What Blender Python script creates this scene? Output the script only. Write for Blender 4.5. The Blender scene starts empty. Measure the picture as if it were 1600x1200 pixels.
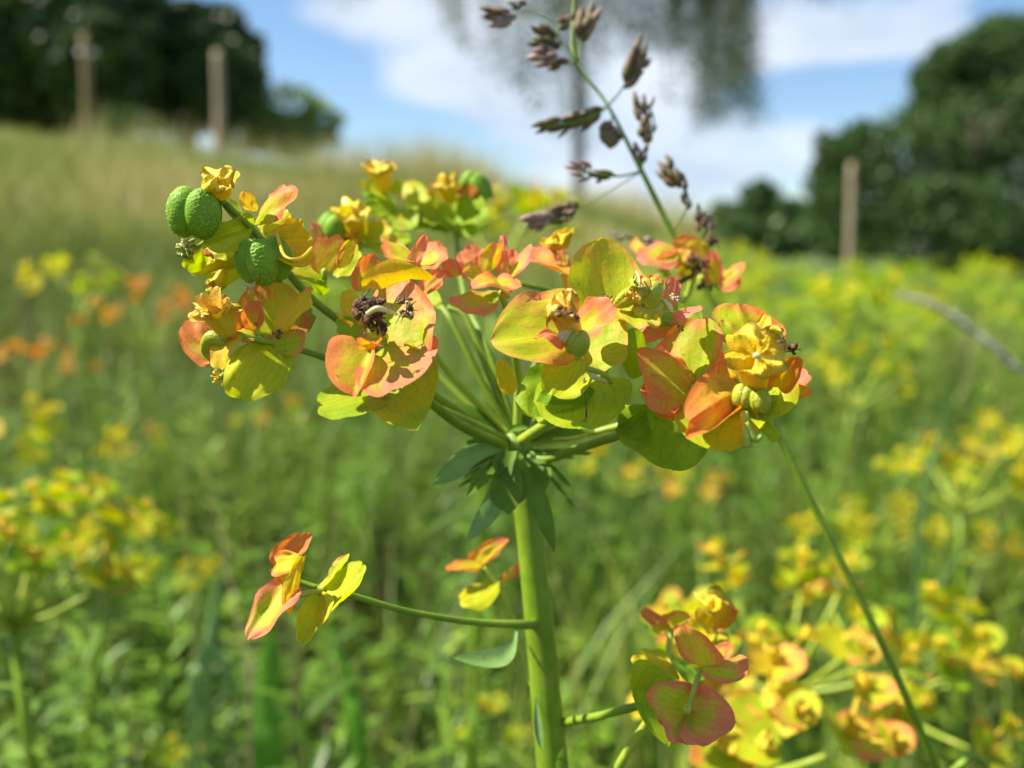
import bpy, math, random
import numpy as np
from mathutils import Vector, Matrix, noise as mnoise

random.seed(7)
rng = np.random.default_rng(7)
scene = bpy.context.scene
COL = scene.collection

# ------------------------------------------------------------------ camera
PITCH = math.radians(8.2)
CAM = Vector((0, 0, 0.32))
FPX = 1386.0                       # focal length in photo pixels (1600 wide)
FOCUS = 0.085
cam_d = bpy.data.cameras.new('camera')
cam = bpy.data.objects.new('camera', cam_d); COL.objects.link(cam)
cam.location = CAM
cam.rotation_euler = (math.radians(90) - PITCH, 0, 0)
cam_d.sensor_width = 36; cam_d.lens = 36 * FPX / 1600
cam_d.clip_start = 0.004; cam_d.clip_end = 2000
cam_d.dof.use_dof = True; cam_d.dof.focus_distance = FOCUS
cam_d.dof.aperture_fstop = 18.0
scene.camera = cam
_R = Vector((1, 0, 0)); _F = Vector((0, math.cos(PITCH), -math.sin(PITCH))); _U = Vector((0, math.sin(PITCH), math.cos(PITCH)))

def at(px, py, d):
    """point of the place seen at photo pixel (px,py), d metres away"""
    return CAM + _F * d + _R * ((px - 800) / FPX * d) + _U * ((600 - py) / FPX * d)

# ------------------------------------------------------------------ light
SUN_EL = math.radians(50); SUN_AZ = math.radians(-88)      # azimuth from +Y, negative = left
sdir = Vector((math.sin(SUN_AZ) * math.cos(SUN_EL), math.cos(SUN_AZ) * math.cos(SUN_EL), math.sin(SUN_EL)))
sl = bpy.data.lights.new('sun', 'SUN'); sl.energy = 5.0; sl.angle = math.radians(0.5); sl.color = (1, 0.93, 0.78)
so = bpy.data.objects.new('sun', sl); COL.objects.link(so)
so.rotation_euler = (-sdir).to_track_quat('-Z', 'Y').to_euler()
so.location = (0, 0, 5)

world = bpy.data.worlds.new('World'); scene.world = world; world.use_nodes = True
wn = world.node_tree; wn.nodes.clear(); wl = wn.links.new
def W(t, **k):
    n = wn.nodes.new(t)
    for a, b in k.items(): setattr(n, a, b)
    return n
def wmath(op, a, b=None, clamp=False):
    n = W('ShaderNodeMath', operation=op, use_clamp=clamp)
    for i, v in enumerate((a, b)):
        if v is None: continue
        if isinstance(v, (int, float)): n.inputs[i].default_value = v
        else: wl(v, n.inputs[i])
    return n.outputs[0]
sky = W('ShaderNodeTexSky'); sky.sky_type = 'NISHITA'; sky.sun_disc = False
sky.sun_elevation = SUN_EL; sky.sun_rotation = SUN_AZ; sky.air_density = 1.0; sky.dust_density = 0.4; sky.ozone_density = 2.5
tc = W('ShaderNodeTexCoord')
skc = W('ShaderNodeHueSaturation'); wl(sky.outputs[0], skc.inputs['Color']); skc.inputs['Saturation'].default_value = 1.1; skc.inputs['Value'].default_value = 1.2
nz = W('ShaderNodeTexNoise'); nz.inputs['Scale'].default_value = 3.2; nz.inputs['Detail'].default_value = 7; nz.inputs['Roughness'].default_value = 0.55
mp = W('ShaderNodeMapping'); mp.inputs['Scale'].default_value = (1, 1, 2.4); mp.inputs['Location'].default_value = (3.1, 1.7, 0.4)
wl(tc.outputs['Generated'], mp.inputs[0]); wl(mp.outputs[0], nz.inputs['Vector'])
acc = wmath('MULTIPLY', wmath('SUBTRACT', nz.outputs['Fac'], 0.49), 3.6)
def blob(px, py, rx, ry, amp):
    """a cloud (or a gap, amp<0) in the direction of the sky seen at px,py"""
    global acc
    c = (at(px, py, 1) - CAM).normalized()
    r = Vector((c.y, -c.x, 0)).normalized(); u = r.cross(c)
    s = []
    for ax, rad in ((r, rx), (u, ry)):
        d = W('ShaderNodeVectorMath', operation='DOT_PRODUCT'); wl(tc.outputs['Generated'], d.inputs[0]); d.inputs[1].default_value = ax
        e = wmath('DIVIDE', d.outputs['Value'], rad / FPX)
        s.append(wmath('MULTIPLY', e, e))
    g = wmath('POWER', 2.718, wmath('MULTIPLY', wmath('ADD', s[0], s[1]), -1.0))
    f = W('ShaderNodeVectorMath', operation='DOT_PRODUCT'); wl(tc.outputs['Generated'], f.inputs[0]); f.inputs[1].default_value = c
    g = wmath('MULTIPLY', g, wmath('GREATER_THAN', f.outputs['Value'], 0))
    acc = wmath('ADD', acc, wmath('MULTIPLY', g, amp))
blob(640, 30, 200, 50, 0.6); blob(640, 138, 110, 36, 0.9); blob(800, 170, 110, 110, 0.5)
blob(480, 120, 150, 60, -1.5); blob(620, 215, 110, 45, -1.2); blob(400, 60, 70, 70, -0.5)
blob(1060, 190, 180, 120, 0.6); blob(1250, 190, 60, 60, 0.3); blob(1290, 138, 140, 34, -1.9); blob(1380, 50, 210, 55, 0.75)
blob(1590, 0, 40, 70, -1.6); blob(1050, 265, 230, 50, 0.5); blob(800, 250, 60, 30, -0.4)
cr = W('ShaderNodeMapRange', interpolation_type='SMOOTHSTEP'); wl(acc, cr.inputs['Value'])
cr.inputs['From Min'].default_value = -0.25; cr.inputs['From Max'].default_value = 0.6
nz2 = W('ShaderNodeTexNoise'); nz2.inputs['Scale'].default_value = 6; nz2.inputs['Detail'].default_value = 4; wl(mp.outputs[0], nz2.inputs['Vector'])
cc = W('ShaderNodeMix', data_type='RGBA'); wl(nz2.outputs['Fac'], cc.inputs[0])
cc.inputs[6].default_value = (2.6, 3.7, 5.4, 1); cc.inputs[7].default_value = (8.6, 8.9, 9.2, 1)
mx = W('ShaderNodeMix', data_type='RGBA'); wl(wmath('MULTIPLY', cr.outputs[0], 0.93), mx.inputs[0]); wl(skc.outputs['Color'], mx.inputs[6]); wl(cc.outputs[2], mx.inputs[7])
bg = W('ShaderNodeBackground'); bg.inputs['Strength'].default_value = 0.068; wl(mx.outputs[2], bg.inputs['Color'])
wo = W('ShaderNodeOutputWorld'); wl(bg.outputs[0], wo.inputs['Surface'])

vs = scene.view_settings
vs.view_transform = 'Standard'; vs.look = 'None'; vs.gamma = 1; vs.use_curve_mapping = False
vs.exposure = 1.08
cy = scene.cycles
cy.use_denoising = True
cy.max_bounces = 6; cy.diffuse_bounces = 3; cy.transmission_bounces = 4; cy.transparent_max_bounces = 4; cy.glossy_bounces = 2
cy.sample_clamp_indirect = 6; cy.caustics_reflective = False; cy.caustics_refractive = False

# ------------------------------------------------------------------ materials
class NT:
    def __init__(s, name):
        s.m = bpy.data.materials.new(name); s.m.use_nodes = True; s.t = s.m.node_tree; s.t.nodes.clear()
    def n(s, t, **k):
        x = s.t.nodes.new(t)
        for a, b in k.items(): setattr(x, a, b)
        return x
    def l(s, a, b): s.t.links.new(a, b)
    def math(s, op, a, b=None, clamp=False):
        n = s.n('ShaderNodeMath', operation=op, use_clamp=clamp)
        for i, v in enumerate((a, b)):
            if v is None: continue
            if isinstance(v, (int, float)): n.inputs[i].default_value = v
            else: s.l(v, n.inputs[i])
        return n.outputs[0]
    def mix(s, f, a, b):
        n = s.n('ShaderNodeMix', data_type='RGBA')
        for i, v in ((0, f), (6, a), (7, b)):
            if isinstance(v, (int, float)): n.inputs[i].default_value = v
            elif isinstance(v, tuple): n.inputs[i].default_value = (*v, 1)
            else: s.l(v, n.inputs[i])
        return n.outputs[2]
    def noise(s, vec, scale, detail=3, rough=.5):
        n = s.n('ShaderNodeTexNoise'); n.inputs['Scale'].default_value = scale; n.inputs['Detail'].default_value = detail; n.inputs['Roughness'].default_value = rough
        if vec is not None: s.l(vec, n.inputs['Vector'])
        return n.outputs['Fac']
    def ramp(s, f, stops):
        n = s.n('ShaderNodeValToRGB'); s.l(f, n.inputs[0]); e = n.color_ramp.elements
        while len(e) < len(stops): e.new(.5)
        for i, (p, c) in enumerate(stops): e[i].position = p; e[i].color = (*c, 1)
        return n.outputs[0]
    def leaf(s, col, trans=.4, rough=.5, tcol=None, bump=None, spec=.35, bstr=.3):
        p = s.n('ShaderNodeBsdfPrincipled'); p.inputs['Roughness'].default_value = rough; p.inputs['Specular IOR Level'].default_value = spec
        s.l(col, p.inputs['Base Color'])
        t = s.n('ShaderNodeBsdfTranslucent'); s.l(tcol or col, t.inputs['Color'])
        if bump is not None:
            b = s.n('ShaderNodeBump'); b.inputs['Strength'].default_value = bstr; b.inputs['Distance'].default_value = 0.0003
            s.l(bump, b.inputs['Height']); s.l(b.outputs[0], p.inputs['Normal']); s.l(b.outputs[0], t.inputs['Normal'])
        m = s.n('ShaderNodeMixShader'); m.inputs[0].default_value = trans
        s.l(p.outputs[0], m.inputs[1]); s.l(t.outputs[0], m.inputs[2])
        o = s.n('ShaderNodeOutputMaterial'); s.l(m.outputs[0], o.inputs[0])
        return s.m
    def solid(s, col, rough=.7, bump=None, bstr=.4, bdist=.001, spec=.3):
        p = s.n('ShaderNodeBsdfPrincipled'); p.inputs['Roughness'].default_value = rough; p.inputs['Specular IOR Level'].default_value = spec
        s.l(col, p.inputs['Base Color'])
        if bump is not None:
            b = s.n('ShaderNodeBump'); b.inputs['Strength'].default_value = bstr; b.inputs['Distance'].default_value = bdist
            s.l(bump, b.inputs['Height']); s.l(b.outputs[0], p.inputs['Normal'])
        o = s.n('ShaderNodeOutputMaterial'); s.l(p.outputs[0], o.inputs[0])
        return s.m

# bract: object colour carries r = redness, g = yellowness (0 fresh green), b = pinkness
def mat_bract():
    s = NT('bract')
    oi = s.n('ShaderNodeObjectInfo'); sp = s.n('ShaderNodeSeparateColor'); s.l(oi.outputs['Color'], sp.inputs[0])
    red, yel, pink = sp.outputs[0], sp.outputs[1], sp.outputs[2]
    uv = s.n('ShaderNodeUVMap'); ux = s.n('ShaderNodeSeparateXYZ'); s.l(uv.outputs[0], ux.inputs[0])
    a = s.math('ABSOLUTE', s.math('SUBTRACT', s.math('MULTIPLY', ux.outputs[0], 2), 1)); v = ux.outputs[1]
    e = s.math('MAXIMUM', s.math('POWER', a, 2.5), s.math('POWER', v, 3))
    geo = s.n('ShaderNodeNewGeometry')
    pos = geo.outputs['Position']
    n1 = s.noise(pos, 260, 4, .6); n2 = s.noise(pos, 900, 3, .6); n3 = s.noise(pos, 3200, 2)
    yy = s.math('ADD', yel, s.math('MULTIPLY', s.math('SUBTRACT', n1, .5), .9), True)
    base = s.ramp(yy, [(0, (.17, .35, .02)), (.35, (.38, .52, .02)), (.7, (.60, .60, .022)), (1, (.84, .58, .035))])
    rc = s.mix(pink, (.85, .27, .065), (.90, .29, .18))
    rc = s.mix(s.math('MULTIPLY', s.math('GREATER_THAN', n2, .55), .0), rc, (.6, .1, .1))
    rf = s.math('ADD', s.math('MULTIPLY', red, s.math('ADD', s.math('MULTIPLY', e, .80), .36)),
                s.math('MULTIPLY', s.math('SUBTRACT', n1, .5), 1.3))
    rf = s.math('ADD', rf, s.math('MULTIPLY', s.math('SUBTRACT', n2, .5), .35))
    mr = s.n('ShaderNodeMapRange', interpolation_type='SMOOTHSTEP'); s.l(rf, mr.inputs['Value']); mr.inputs['From Min'].default_value = .22; mr.inputs['From Max'].default_value = .85
    rf = s.math('MULTIPLY', mr.outputs[0], s.math('MULTIPLY', red, 2.5, True))
    col = s.mix(rf, base, rc)
    # veins fanning from the base
    va = s.math('ADD', s.math('MULTIPLY', a, 13), s.math('MULTIPLY', v, -5))
    vn = s.math('ABSOLUTE', s.math('SINE', s.math('ADD', va, s.math('ADD', s.math('MULTIPLY', n1, 5), s.math('MULTIPLY', n2, 1.5)))))
    vm = s.math('SUBTRACT', 1, s.math('MULTIPLY', s.math('POWER', s.math('SUBTRACT', 1, vn), 4), .17))
    mid = s.math('SUBTRACT', 1, s.math('MULTIPLY', s.math('LESS_THAN', a, .035), .0))
    hs = s.n('ShaderNodeHueSaturation'); s.l(col, hs.inputs['Color']); s.l(s.math('MULTIPLY', vm, mid), hs.inputs['Value'])
    sp2 = s.math('ADD', .86, s.math('MULTIPLY', n3, .28))
    vo = s.n('ShaderNodeTexVoronoi'); vo.inputs['Scale'].default_value = 420; s.l(pos, vo.inputs['Vector'])
    spot = s.math('MULTIPLY', s.math('LESS_THAN', vo.outputs['Distance'], .10), s.math('GREATER_THAN', n2, .56))
    sp2 = s.math('SUBTRACT', sp2, s.math('MULTIPLY', spot, .45))
    hs2 = s.n('ShaderNodeHueSaturation'); s.l(hs.outputs[0], hs2.inputs['Color']); s.l(sp2, hs2.inputs['Value'])
    tc_ = s.n('ShaderNodeHueSaturation'); s.l(hs2.outputs[0], tc_.inputs['Color']); tc_.inputs['Saturation'].default_value = 1.15; tc_.inputs['Value'].default_value = 1.0
    bm = s.math('ADD', s.math('MULTIPLY', n1, 1.6), s.math('ADD', s.math('MULTIPLY', n2, .5), s.math('MULTIPLY', n3, .12)))
    return s.leaf(hs2.outputs[0], .48, .52, tc_.outputs[0], bm, .22, .4)
M_BRACT = mat_bract()

def mat_simple_leaf(name, stops, scale, trans=.35, rough=.45, uvrand=False, spec=.4, bstr=.25, ridge=False):
    s = NT(name)
    if uvrand:
        uv = s.n('ShaderNodeUVMap'); sx = s.n('ShaderNodeSeparateXYZ'); s.l(uv.outputs[0], sx.inputs[0]); f = sx.outputs[0]
    else:
        g = s.n('ShaderNodeNewGeometry'); f = s.noise(g.outputs['Position'], scale, 4, .6)
    c = s.ramp(f, stops)
    g2 = s.n('ShaderNodeNewGeometry'); b = s.noise(g2.outputs['Position'], scale * 5, 2)
    if ridge:
        uvn = s.n('ShaderNodeUVMap'); mpn = s.n('ShaderNodeMapping'); mpn.inputs['Scale'].default_value = (26, 5, 1); s.l(uvn.outputs[0], mpn.inputs[0]); b = s.math('ADD', s.math('MULTIPLY', b, .5), s.noise(mpn.outputs[0], 1.0, 4, .7))
        c = s.mix(s.math('MULTIPLY', s.noise(mpn.outputs[0], 1.7, 4, .7), .1), c, (.28, .36, .05))
    return s.leaf(c, trans, rough, None, b, spec, bstr)
M_STEM = mat_simple_leaf('stem_green', [(.3, (.14, .25, .012)), (.55, (.20, .32, .018)), (.75, (.27, .37, .03))], 300, .12, .42, spec=.4, bstr=.3, ridge=True)
M_STEMY = mat_simple_leaf('stem_yellow_green', [(.3, (.30, .44, .05)), (.6, (.44, .52, .06)), (.8, (.55, .5, .07))], 300, .2, .4)
M_LEAF = mat_simple_leaf('spurge_leaf', [(.3, (.09, .18, .02)), (.55, (.14, .25, .028)), (.75, (.19, .30, .05))], 350, .35, .55, spec=.2)
M_LEAFG = mat_simple_leaf('spurge_leaf_pale', [(.3, (.16, .30, .08)), (.7, (.26, .42, .13))], 350, .3, .4)
M_CUP = mat_simple_leaf('flower_cup', [(.3, (.66, .58, .03)), (.5, (.86, .64, .03)), (.72, (.88, .58, .06))], 900, .35, .4, bstr=.5)
M_GLAND = mat_simple_leaf('gland', [(.3, (.85, .58, .05)), (.6, (.88, .55, .09)), (.8, (.85, .46, .14))], 1200, .3, .45, bstr=.4)
M_OVARY = mat_simple_leaf('ovary', [(.35, (.34, .42, .03)), (.65, (.46, .48, .05))], 700, .2, .35, bstr=.4)
M_BROWN = mat_simple_leaf('withered', [(.3, (.05, .02, .018)), (.48, (.15, .055, .03)), (.6, (.32, .16, .07)), (.8, (.42, .33, .24))], 2200, .05, .5, bstr=1)
M_TAN = mat_simple_leaf('withered_pale', [(.3, (.14, .08, .035)), (.55, (.35, .24, .11)), (.8, (.62, .52, .35))], 2200, .15, .5, bstr=1)
M_CREAM = mat_simple_leaf('style_cream', [(.3, (.68, .58, .22)), (.7, (.85, .80, .55))], 800, .2, .35)
def mat_capsule():
    s = NT('seed_capsule'); uv = s.n('ShaderNodeUVMap'); sx = s.n('ShaderNodeSeparateXYZ'); s.l(uv.outputs[0], sx.inputs[0])
    g = s.n('ShaderNodeNewGeometry'); n = s.noise(g.outputs['Position'], 600, 3)
    base = s.ramp(n, [(.3, (.11, .25, .008)), (.7, (.18, .34, .015))])
    c = s.mix(s.math('MULTIPLY', sx.outputs[0], .9, True), base, (.40, .54, .10))
    return s.solid(c, .58, s.noise(g.outputs['Position'], 4500, 2), .25, .0002, .2)
M_CAPS = mat_capsule()
M_GRASS = mat_simple_leaf('meadow_blades', [(0, (.035, .075, .008)), (.3, (.11, .20, .02)), (.6, (.21, .31, .032)), (.8, (.32, .37, .055)), (.93, (.36, .30, .08)), (1, (.45, .36, .16))], 60, .35, .5, True)
M_DRY = mat_simple_leaf('hill_grass', [(0, (.12, .17, .022)), (.3, (.20, .25, .04)), (.6, (.31, .31, .08)), (.85, (.46, .40, .17)), (1, (.6, .52, .26))], 60, .3, .6, True)
M_DEADST = mat_simple_leaf('dead_stems', [(0, (.18, .10, .05)), (.5, (.30, .17, .10)), (1, (.42, .32, .2))], 60, .1, .7, True)
M_HERB = mat_simple_leaf('herb_leaves', [(0, (.025, .06, .006)), (.35, (.09, .19, .014)), (.65, (.17, .32, .02)), (.88, (.29, .45, .04)), (1, (.36, .44, .09))], 60, .35, .42, True)
M_SPIKE = mat_simple_leaf('spikelet', [(.3, (.09, .12, .03)), (.45, (.16, .15, .05)), (.6, (.24, .13, .09)), (.75, (.42, .30, .2))], 900, .2, .5, bstr=.5)
M_SPIKEP = mat_simple_leaf('spikelet_pale', [(.3, (.22, .13, .12)), (.55, (.42, .26, .24)), (.8, (.6, .5, .45))], 900, .2, .5)
M_DEAD = mat_simple_leaf('dead_grass', [(.3, (.42, .42, .34)), (.7, (.58, .57, .5))], 200, .2, .6)
M_TREE = mat_simple_leaf('tree_leaves', [(0, (.02, .045, .012)), (.5, (.035, .08, .018)), (.85, (.06, .12, .025)), (1, (.09, .16, .04))], 3, .28, .5, True)
M_BUSH = mat_simple_leaf('bush_leaves', [(0, (.03, .065, .015)), (.5, (.05, .11, .02)), (.85, (.08, .16, .03)), (1, (.15, .2, .08))], 3, .3, .5, True)
M_LIGHTB = mat_simple_leaf('light_bush_leaves', [(0, (.14, .22, .05)), (.5, (.22, .33, .08)), (1, (.34, .44, .15))], 3, .35, .5, True)
M_BIRCH = mat_simple_leaf('birch_leaves', [(0, (.035, .075, .012)), (.5, (.06, .12, .02)), (1, (.11, .18, .04))], 3, .3, .5, True)
def mat_wood(name, a, b, sc=8):
    s = NT(name); g = s.n('ShaderNodeNewGeometry'); mpn = s.n('ShaderNodeMapping'); mpn.inputs['Scale'].default_value = (1, 1, .15); s.l(g.outputs['Position'], mpn.inputs[0])
    n = s.noise(mpn.outputs[0], sc, 5, .65)
    return s.solid(s.ramp(n, [(.3, a), (.7, b)]), .85, n, .6, .01)
M_BARK = mat_wood('bark', (.05, .04, .03), (.14, .11, .08)); M_BBARK = mat_wood('birch_bark', (.06, .055, .05), (.30, .29, .27), 5)
M_POST = mat_wood('post_wood', (.15, .11, .045), (.27, .20, .10), 14); M_POSTG = mat_wood('post_wood_grey', (.20, .16, .10), (.36, .29, .20), 14)
M_WHITE = mat_wood('insulator', (.5, .5, .52), (.6, .6, .62), 20)
def mat_ground():
    s = NT('ground_soil'); g = s.n('ShaderNodeNewGeometry'); p = g.outputs['Position']
    n1 = s.noise(p, .9, 5, .6); n2 = s.noise(p, 14, 5, .65)
    ln = s.n('ShaderNodeVectorMath', operation='LENGTH'); s.l(p, ln.inputs[0])
    far = s.n('ShaderNodeMapRange'); s.l(ln.outputs['Value'], far.inputs[0]); far.inputs[1].default_value = 1.2; far.inputs[2].default_value = 5
    near = s.ramp(n2, [(.3, (.03, .025, .012)), (.55, (.045, .06, .015)), (.8, (.10, .09, .04))])
    fr = s.ramp(s.math('ADD', s.math('MULTIPLY', n1, .7), s.math('MULTIPLY', n2, .3)), [(.32, (.09, .15, .03)), (.5, (.20, .22, .06)), (.68, (.36, .31, .13))])
    # the flat right-hand meadow is greener than the hill
    sx = s.n('ShaderNodeSeparateXYZ'); s.l(p, sx.inputs[0])
    rt = s.n('ShaderNodeMapRange'); s.l(s.math('SUBTRACT', sx.outputs[0], s.math('MULTIPLY', sx.outputs[1], .12)), rt.inputs[0]); rt.inputs[1].default_value = -.6; rt.inputs[2].default_value = 1.2
    fr = s.mix(rt.outputs[0], fr, s.ramp(n2, [(.3, (.05, .11, .02)), (.7, (.14, .20, .04))]))
    return s.solid(s.mix(far.outputs[0], near, fr), .9, n2, .8, .03)
M_GROUND = mat_ground()

# ------------------------------------------------------------------ mesh helpers
def mesh(name, v, f, mat, uv=None, smooth=True):
    me = bpy.data.meshes.new(name)
    v = np.asarray(v, dtype=np.float32); nv = len(v)
    if isinstance(f, np.ndarray):
        k = f.shape[1]; nf = len(f)
        me.vertices.add(nv); me.vertices.foreach_set('co', v.ravel())
        me.loops.add(nf * k); me.loops.foreach_set('vertex_index', f.ravel().astype(np.int32))
        me.polygons.add(nf); me.polygons.foreach_set('loop_start', np.arange(0, nf * k, k, dtype=np.int32))
        me.update(calc_edges=True)
    else:
        me.from_pydata([tuple(map(float, x)) for x in v], [], f)
    if smooth: me.polygons.foreach_set('use_smooth', [True] * len(me.polygons))
    if uv is not None:
        l = me.uv_layers.new(name='UVMap'); uv = np.asarray(uv, dtype=np.float32)
        idx = np.empty(len(me.loops), dtype=np.int32); me.loops.foreach_get('vertex_index', idx)
        l.data.foreach_set('uv', uv[idx].ravel())
    me.materials.append(mat)
    me.update()
    return me
def obj(name, me, parent=None, loc=None):
    o = bpy.data.objects.new(name, me); COL.objects.link(o)
    if parent is not None: o.parent = parent
    if loc is not None: o.location = loc
    return o
def tag(o, label=None, cat=None, group=None, kind=None):
    for k, x in (('label', label), ('category', cat), ('group', group), ('kind', kind)):
        if x: o[k] = x
    return o
def empty(name, loc):
    o = bpy.data.objects.new(name, None); COL.objects.link(o); o.location = loc; o.empty_display_size = .01; return o

class Geo:
    """collects pieces into one mesh"""
    def __init__(s): s.v = []; s.f = []; s.u = []
    def add(s, v, f, u=None):
        k = len(s.v); s.v += [tuple(x) for x in v]; s.f += [tuple(i + k for i in q) for q in f]
        s.u += ([tuple(x) for x in u] if u is not None else [(.5, .5)] * len(v))
    def me(s, name, mat, off=Vector((0, 0, 0))):
        o = np.array(off); return mesh(name, np.array(s.v) - o, s.f, mat, s.u)

def frame(t):
    t = t.normalized(); a = Vector((0, 0, 1)) if abs(t.z) < .9 else Vector((1, 0, 0))
    x = t.cross(a).normalized(); return x, x.cross(t).normalized()
def spline(pts, n):
    """Catmull-Rom through pts; each pt is a Vector or (Vector, radius)"""
    P_ = [Vector((*p[0], p[1])) for p in pts]
    P_ = [P_[0] * 2 - P_[1]] + P_ + [P_[-1] * 2 - P_[-2]]
    out = []
    for i in range(1, len(P_) - 2):
        for k in range(n):
            t = k / n; a, b, c, d = P_[i - 1:i + 3]
            out.append(.5 * ((2 * b) + (c - a) * t + (2 * a - 5 * b + 4 * c - d) * t * t + (3 * b - a - 3 * c + d) * t ** 3))
    out.append(P_[-2]); return [(Vector(q[:3]), max(q[3], 1e-5)) for q in out]
def tube(pts, n=6, seg=10, wob=0.0, seed=0):
    """pts: [(Vector, radius)]"""
    sp = spline(pts, n) if n > 1 else pts
    v, f, u = [], [], []
    up = None
    for i, (p, r) in enumerate(sp):
        t = (sp[min(i + 1, len(sp) - 1)][0] - sp[max(i - 1, 0)][0]).normalized()
        if up is None: up = frame(t)[0]
        up = (up - t * up.dot(t)).normalized(); w = t.cross(up)
        for k in range(seg):
            a = 2 * math.pi * k / seg
            rr = r * (1 + wob * (mnoise.noise(Vector((k * 1.7 + seed, i * .35, 0)))))
            v.append(p + up * math.cos(a) * rr + w * math.sin(a) * rr); u.append((k / seg, i / len(sp)))
    for i in range(len(sp) - 1):
        for k in range(seg):
            f.append((i * seg + k, i * seg + (k + 1) % seg, (i + 1) * seg + (k + 1) % seg, (i + 1) * seg + k))
    f.append(tuple(range(seg - 1, -1, -1))); f.append(tuple((len(sp) - 1) * seg + k for k in range(seg)))
    return v, f, u

def sheet(B, T, L, R, bow=.0, cup=.0, rim=.0, wav=.115, lobe=.12, mucro=.03, seed=0, nt=16, ns=7, pa=.56, pb=.43, tm=.36):
    """a bract: B base, T tip, L and R the widest points of either side"""
    ax = T - B; ln = ax.length
    N = ax.cross(R - L)
    if N.length < 1e-12: N = Vector((0, 0, 1))
    N.normalize()
    if N.dot(CAM - B) < 0 and B.length < 3: N = -N
    if N.length == 0: N = Vector((0, 0, 1))
    def mid(t): return B.lerp(T, t) + N * (bow * ln * 4 * t * (1 - t))
    VL, VR = L - mid(tm), R - mid(tm)
    v, u, f = [], [], []
    ss = [(-1 + 2 * j / (2 * ns)) for j in range(2 * ns + 1)]
    ph = seed * 3.17
    for i in range(nt + 1):
        t = (1 - math.cos(math.pi * i / nt)) / 2
        w = max(0.0, math.sin(math.pi * min(1, t ** pa))) ** pb if 0 < i < nt else 0.0
        for s in ss:
            a = abs(s); V = VL if s < 0 else VR; sc = V.length
            aw = a * w
            edge = 1 + wav * 1.3 * a * mnoise.noise(Vector((t * 2.5 + ph, s * .8, seed)))
            edge += .035 * a ** 4 * mnoise.noise(Vector((t * 14 + ph, s * 3, seed)))
            p = mid(t) + V * (aw * edge)
            p += N * (sc * cup * 4 * aw * (1 - aw) * .5)
            p -= ax * (lobe * aw * a * (1 - t) ** 2)
            p += N * (sc * rim * a ** 4 * w)
            p += N * (ln * wav * a * w * 1.6 * mnoise.noise(Vector((t * 3 + ph, s * 2.2, ph + 9))))
            p += N * (ln * wav * .28 * a * w * mnoise.noise(Vector((t * 7 + ph, s * 5, ph))))
            if mucro and t > .8: p += ax * (mucro * ((t - .8) / .2) ** 3 * max(0, 1 - a * 3))
            v.append(p); u.append((s * .5 + .5, t))
    m = 2 * ns + 1
    for i in range(nt):
        for j in range(m - 1):
            f.append((i * m + j, i * m + j + 1, (i + 1) * m + j + 1, (i + 1) * m + j))
    return v, f, u

_bs = [0]
def bract(parent, origin, B, T, L, R, red, yel, pink=.5, name='bract', mat=None, **k):
    _bs[0] += 1
    v, f, u = sheet(B, T, L, R, seed=_bs[0], **k)
    o = obj(name, mesh(name, np.array(v) - np.array(origin), f, mat or M_BRACT, u), parent)
    o.color = (red, yel, pink, 1)
    return o

def capsule_me(name, r, axis, rot, mat, nu=150, nv=100, gran=.045, squash=1.0, groove=.30, lobes=3, wid=.5):
    """three swollen lobes round an axis, granular on the keels; rot = angle of one keel"""
    v, u, f = [], [], []
    x, y = frame(axis); z = axis.normalized()
    dirs = [Vector((math.cos(rot + k * 2 * math.pi / lobes), math.sin(rot + k * 2 * math.pi / lobes), 0)) for k in range(lobes)]
    off = .42; ra = .58; tb = wid; vc = squash
    for i in range(nv + 1):
        ph = math.pi * i / nv
        for j in range(nu):
            th = 2 * math.pi * j / nu
            q = Vector((math.cos(th) * math.sin(ph), math.sin(th) * math.sin(ph), math.cos(ph)))
            best = .05; kg = 0
            for d in dirs:
                t = Vector((-d.y, d.x, 0)); a = q.dot(d) / ra; b_ = q.dot(t) / tb; c = q.z / vc; o = off / ra
                A_ = a * a + b_ * b_ + c * c; B_ = -a * o; C_ = o * o - 1; D_ = B_ * B_ - A_ * C_
                if D_ > 0:
                    s = (-B_ + math.sqrt(D_)) / A_
                    if s > best: best = s; kg = max(0, 1 - abs(q.dot(t) * s / tb)) 
            gr = 0
            if gran:
                d1 = mnoise.voronoi(q * 13)[0][0]; gr = max(0, 1 - d1 / .55) ** 1.3 * (.2 + .8 * min(1, kg * 1.4))
            dimple = .10 * math.exp(-(ph / .3) ** 2) + .06 * math.exp(-((math.pi - ph) / .3) ** 2)
            rr = best * (1 - dimple) + gran * gr
            v.append((x * q.x + y * q.y) * (rr * r) + z * (q.z * rr * r)); u.append((min(1, gr * 1.5), 0))
    for i in range(nv):
        for j in range(nu):
            f.append((i * nu + j, (i + 1) * nu + j, (i + 1) * nu + (j + 1) % nu, i * nu + (j + 1) % nu))
    return mesh(name, np.array(v), f, mat, u)

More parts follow.
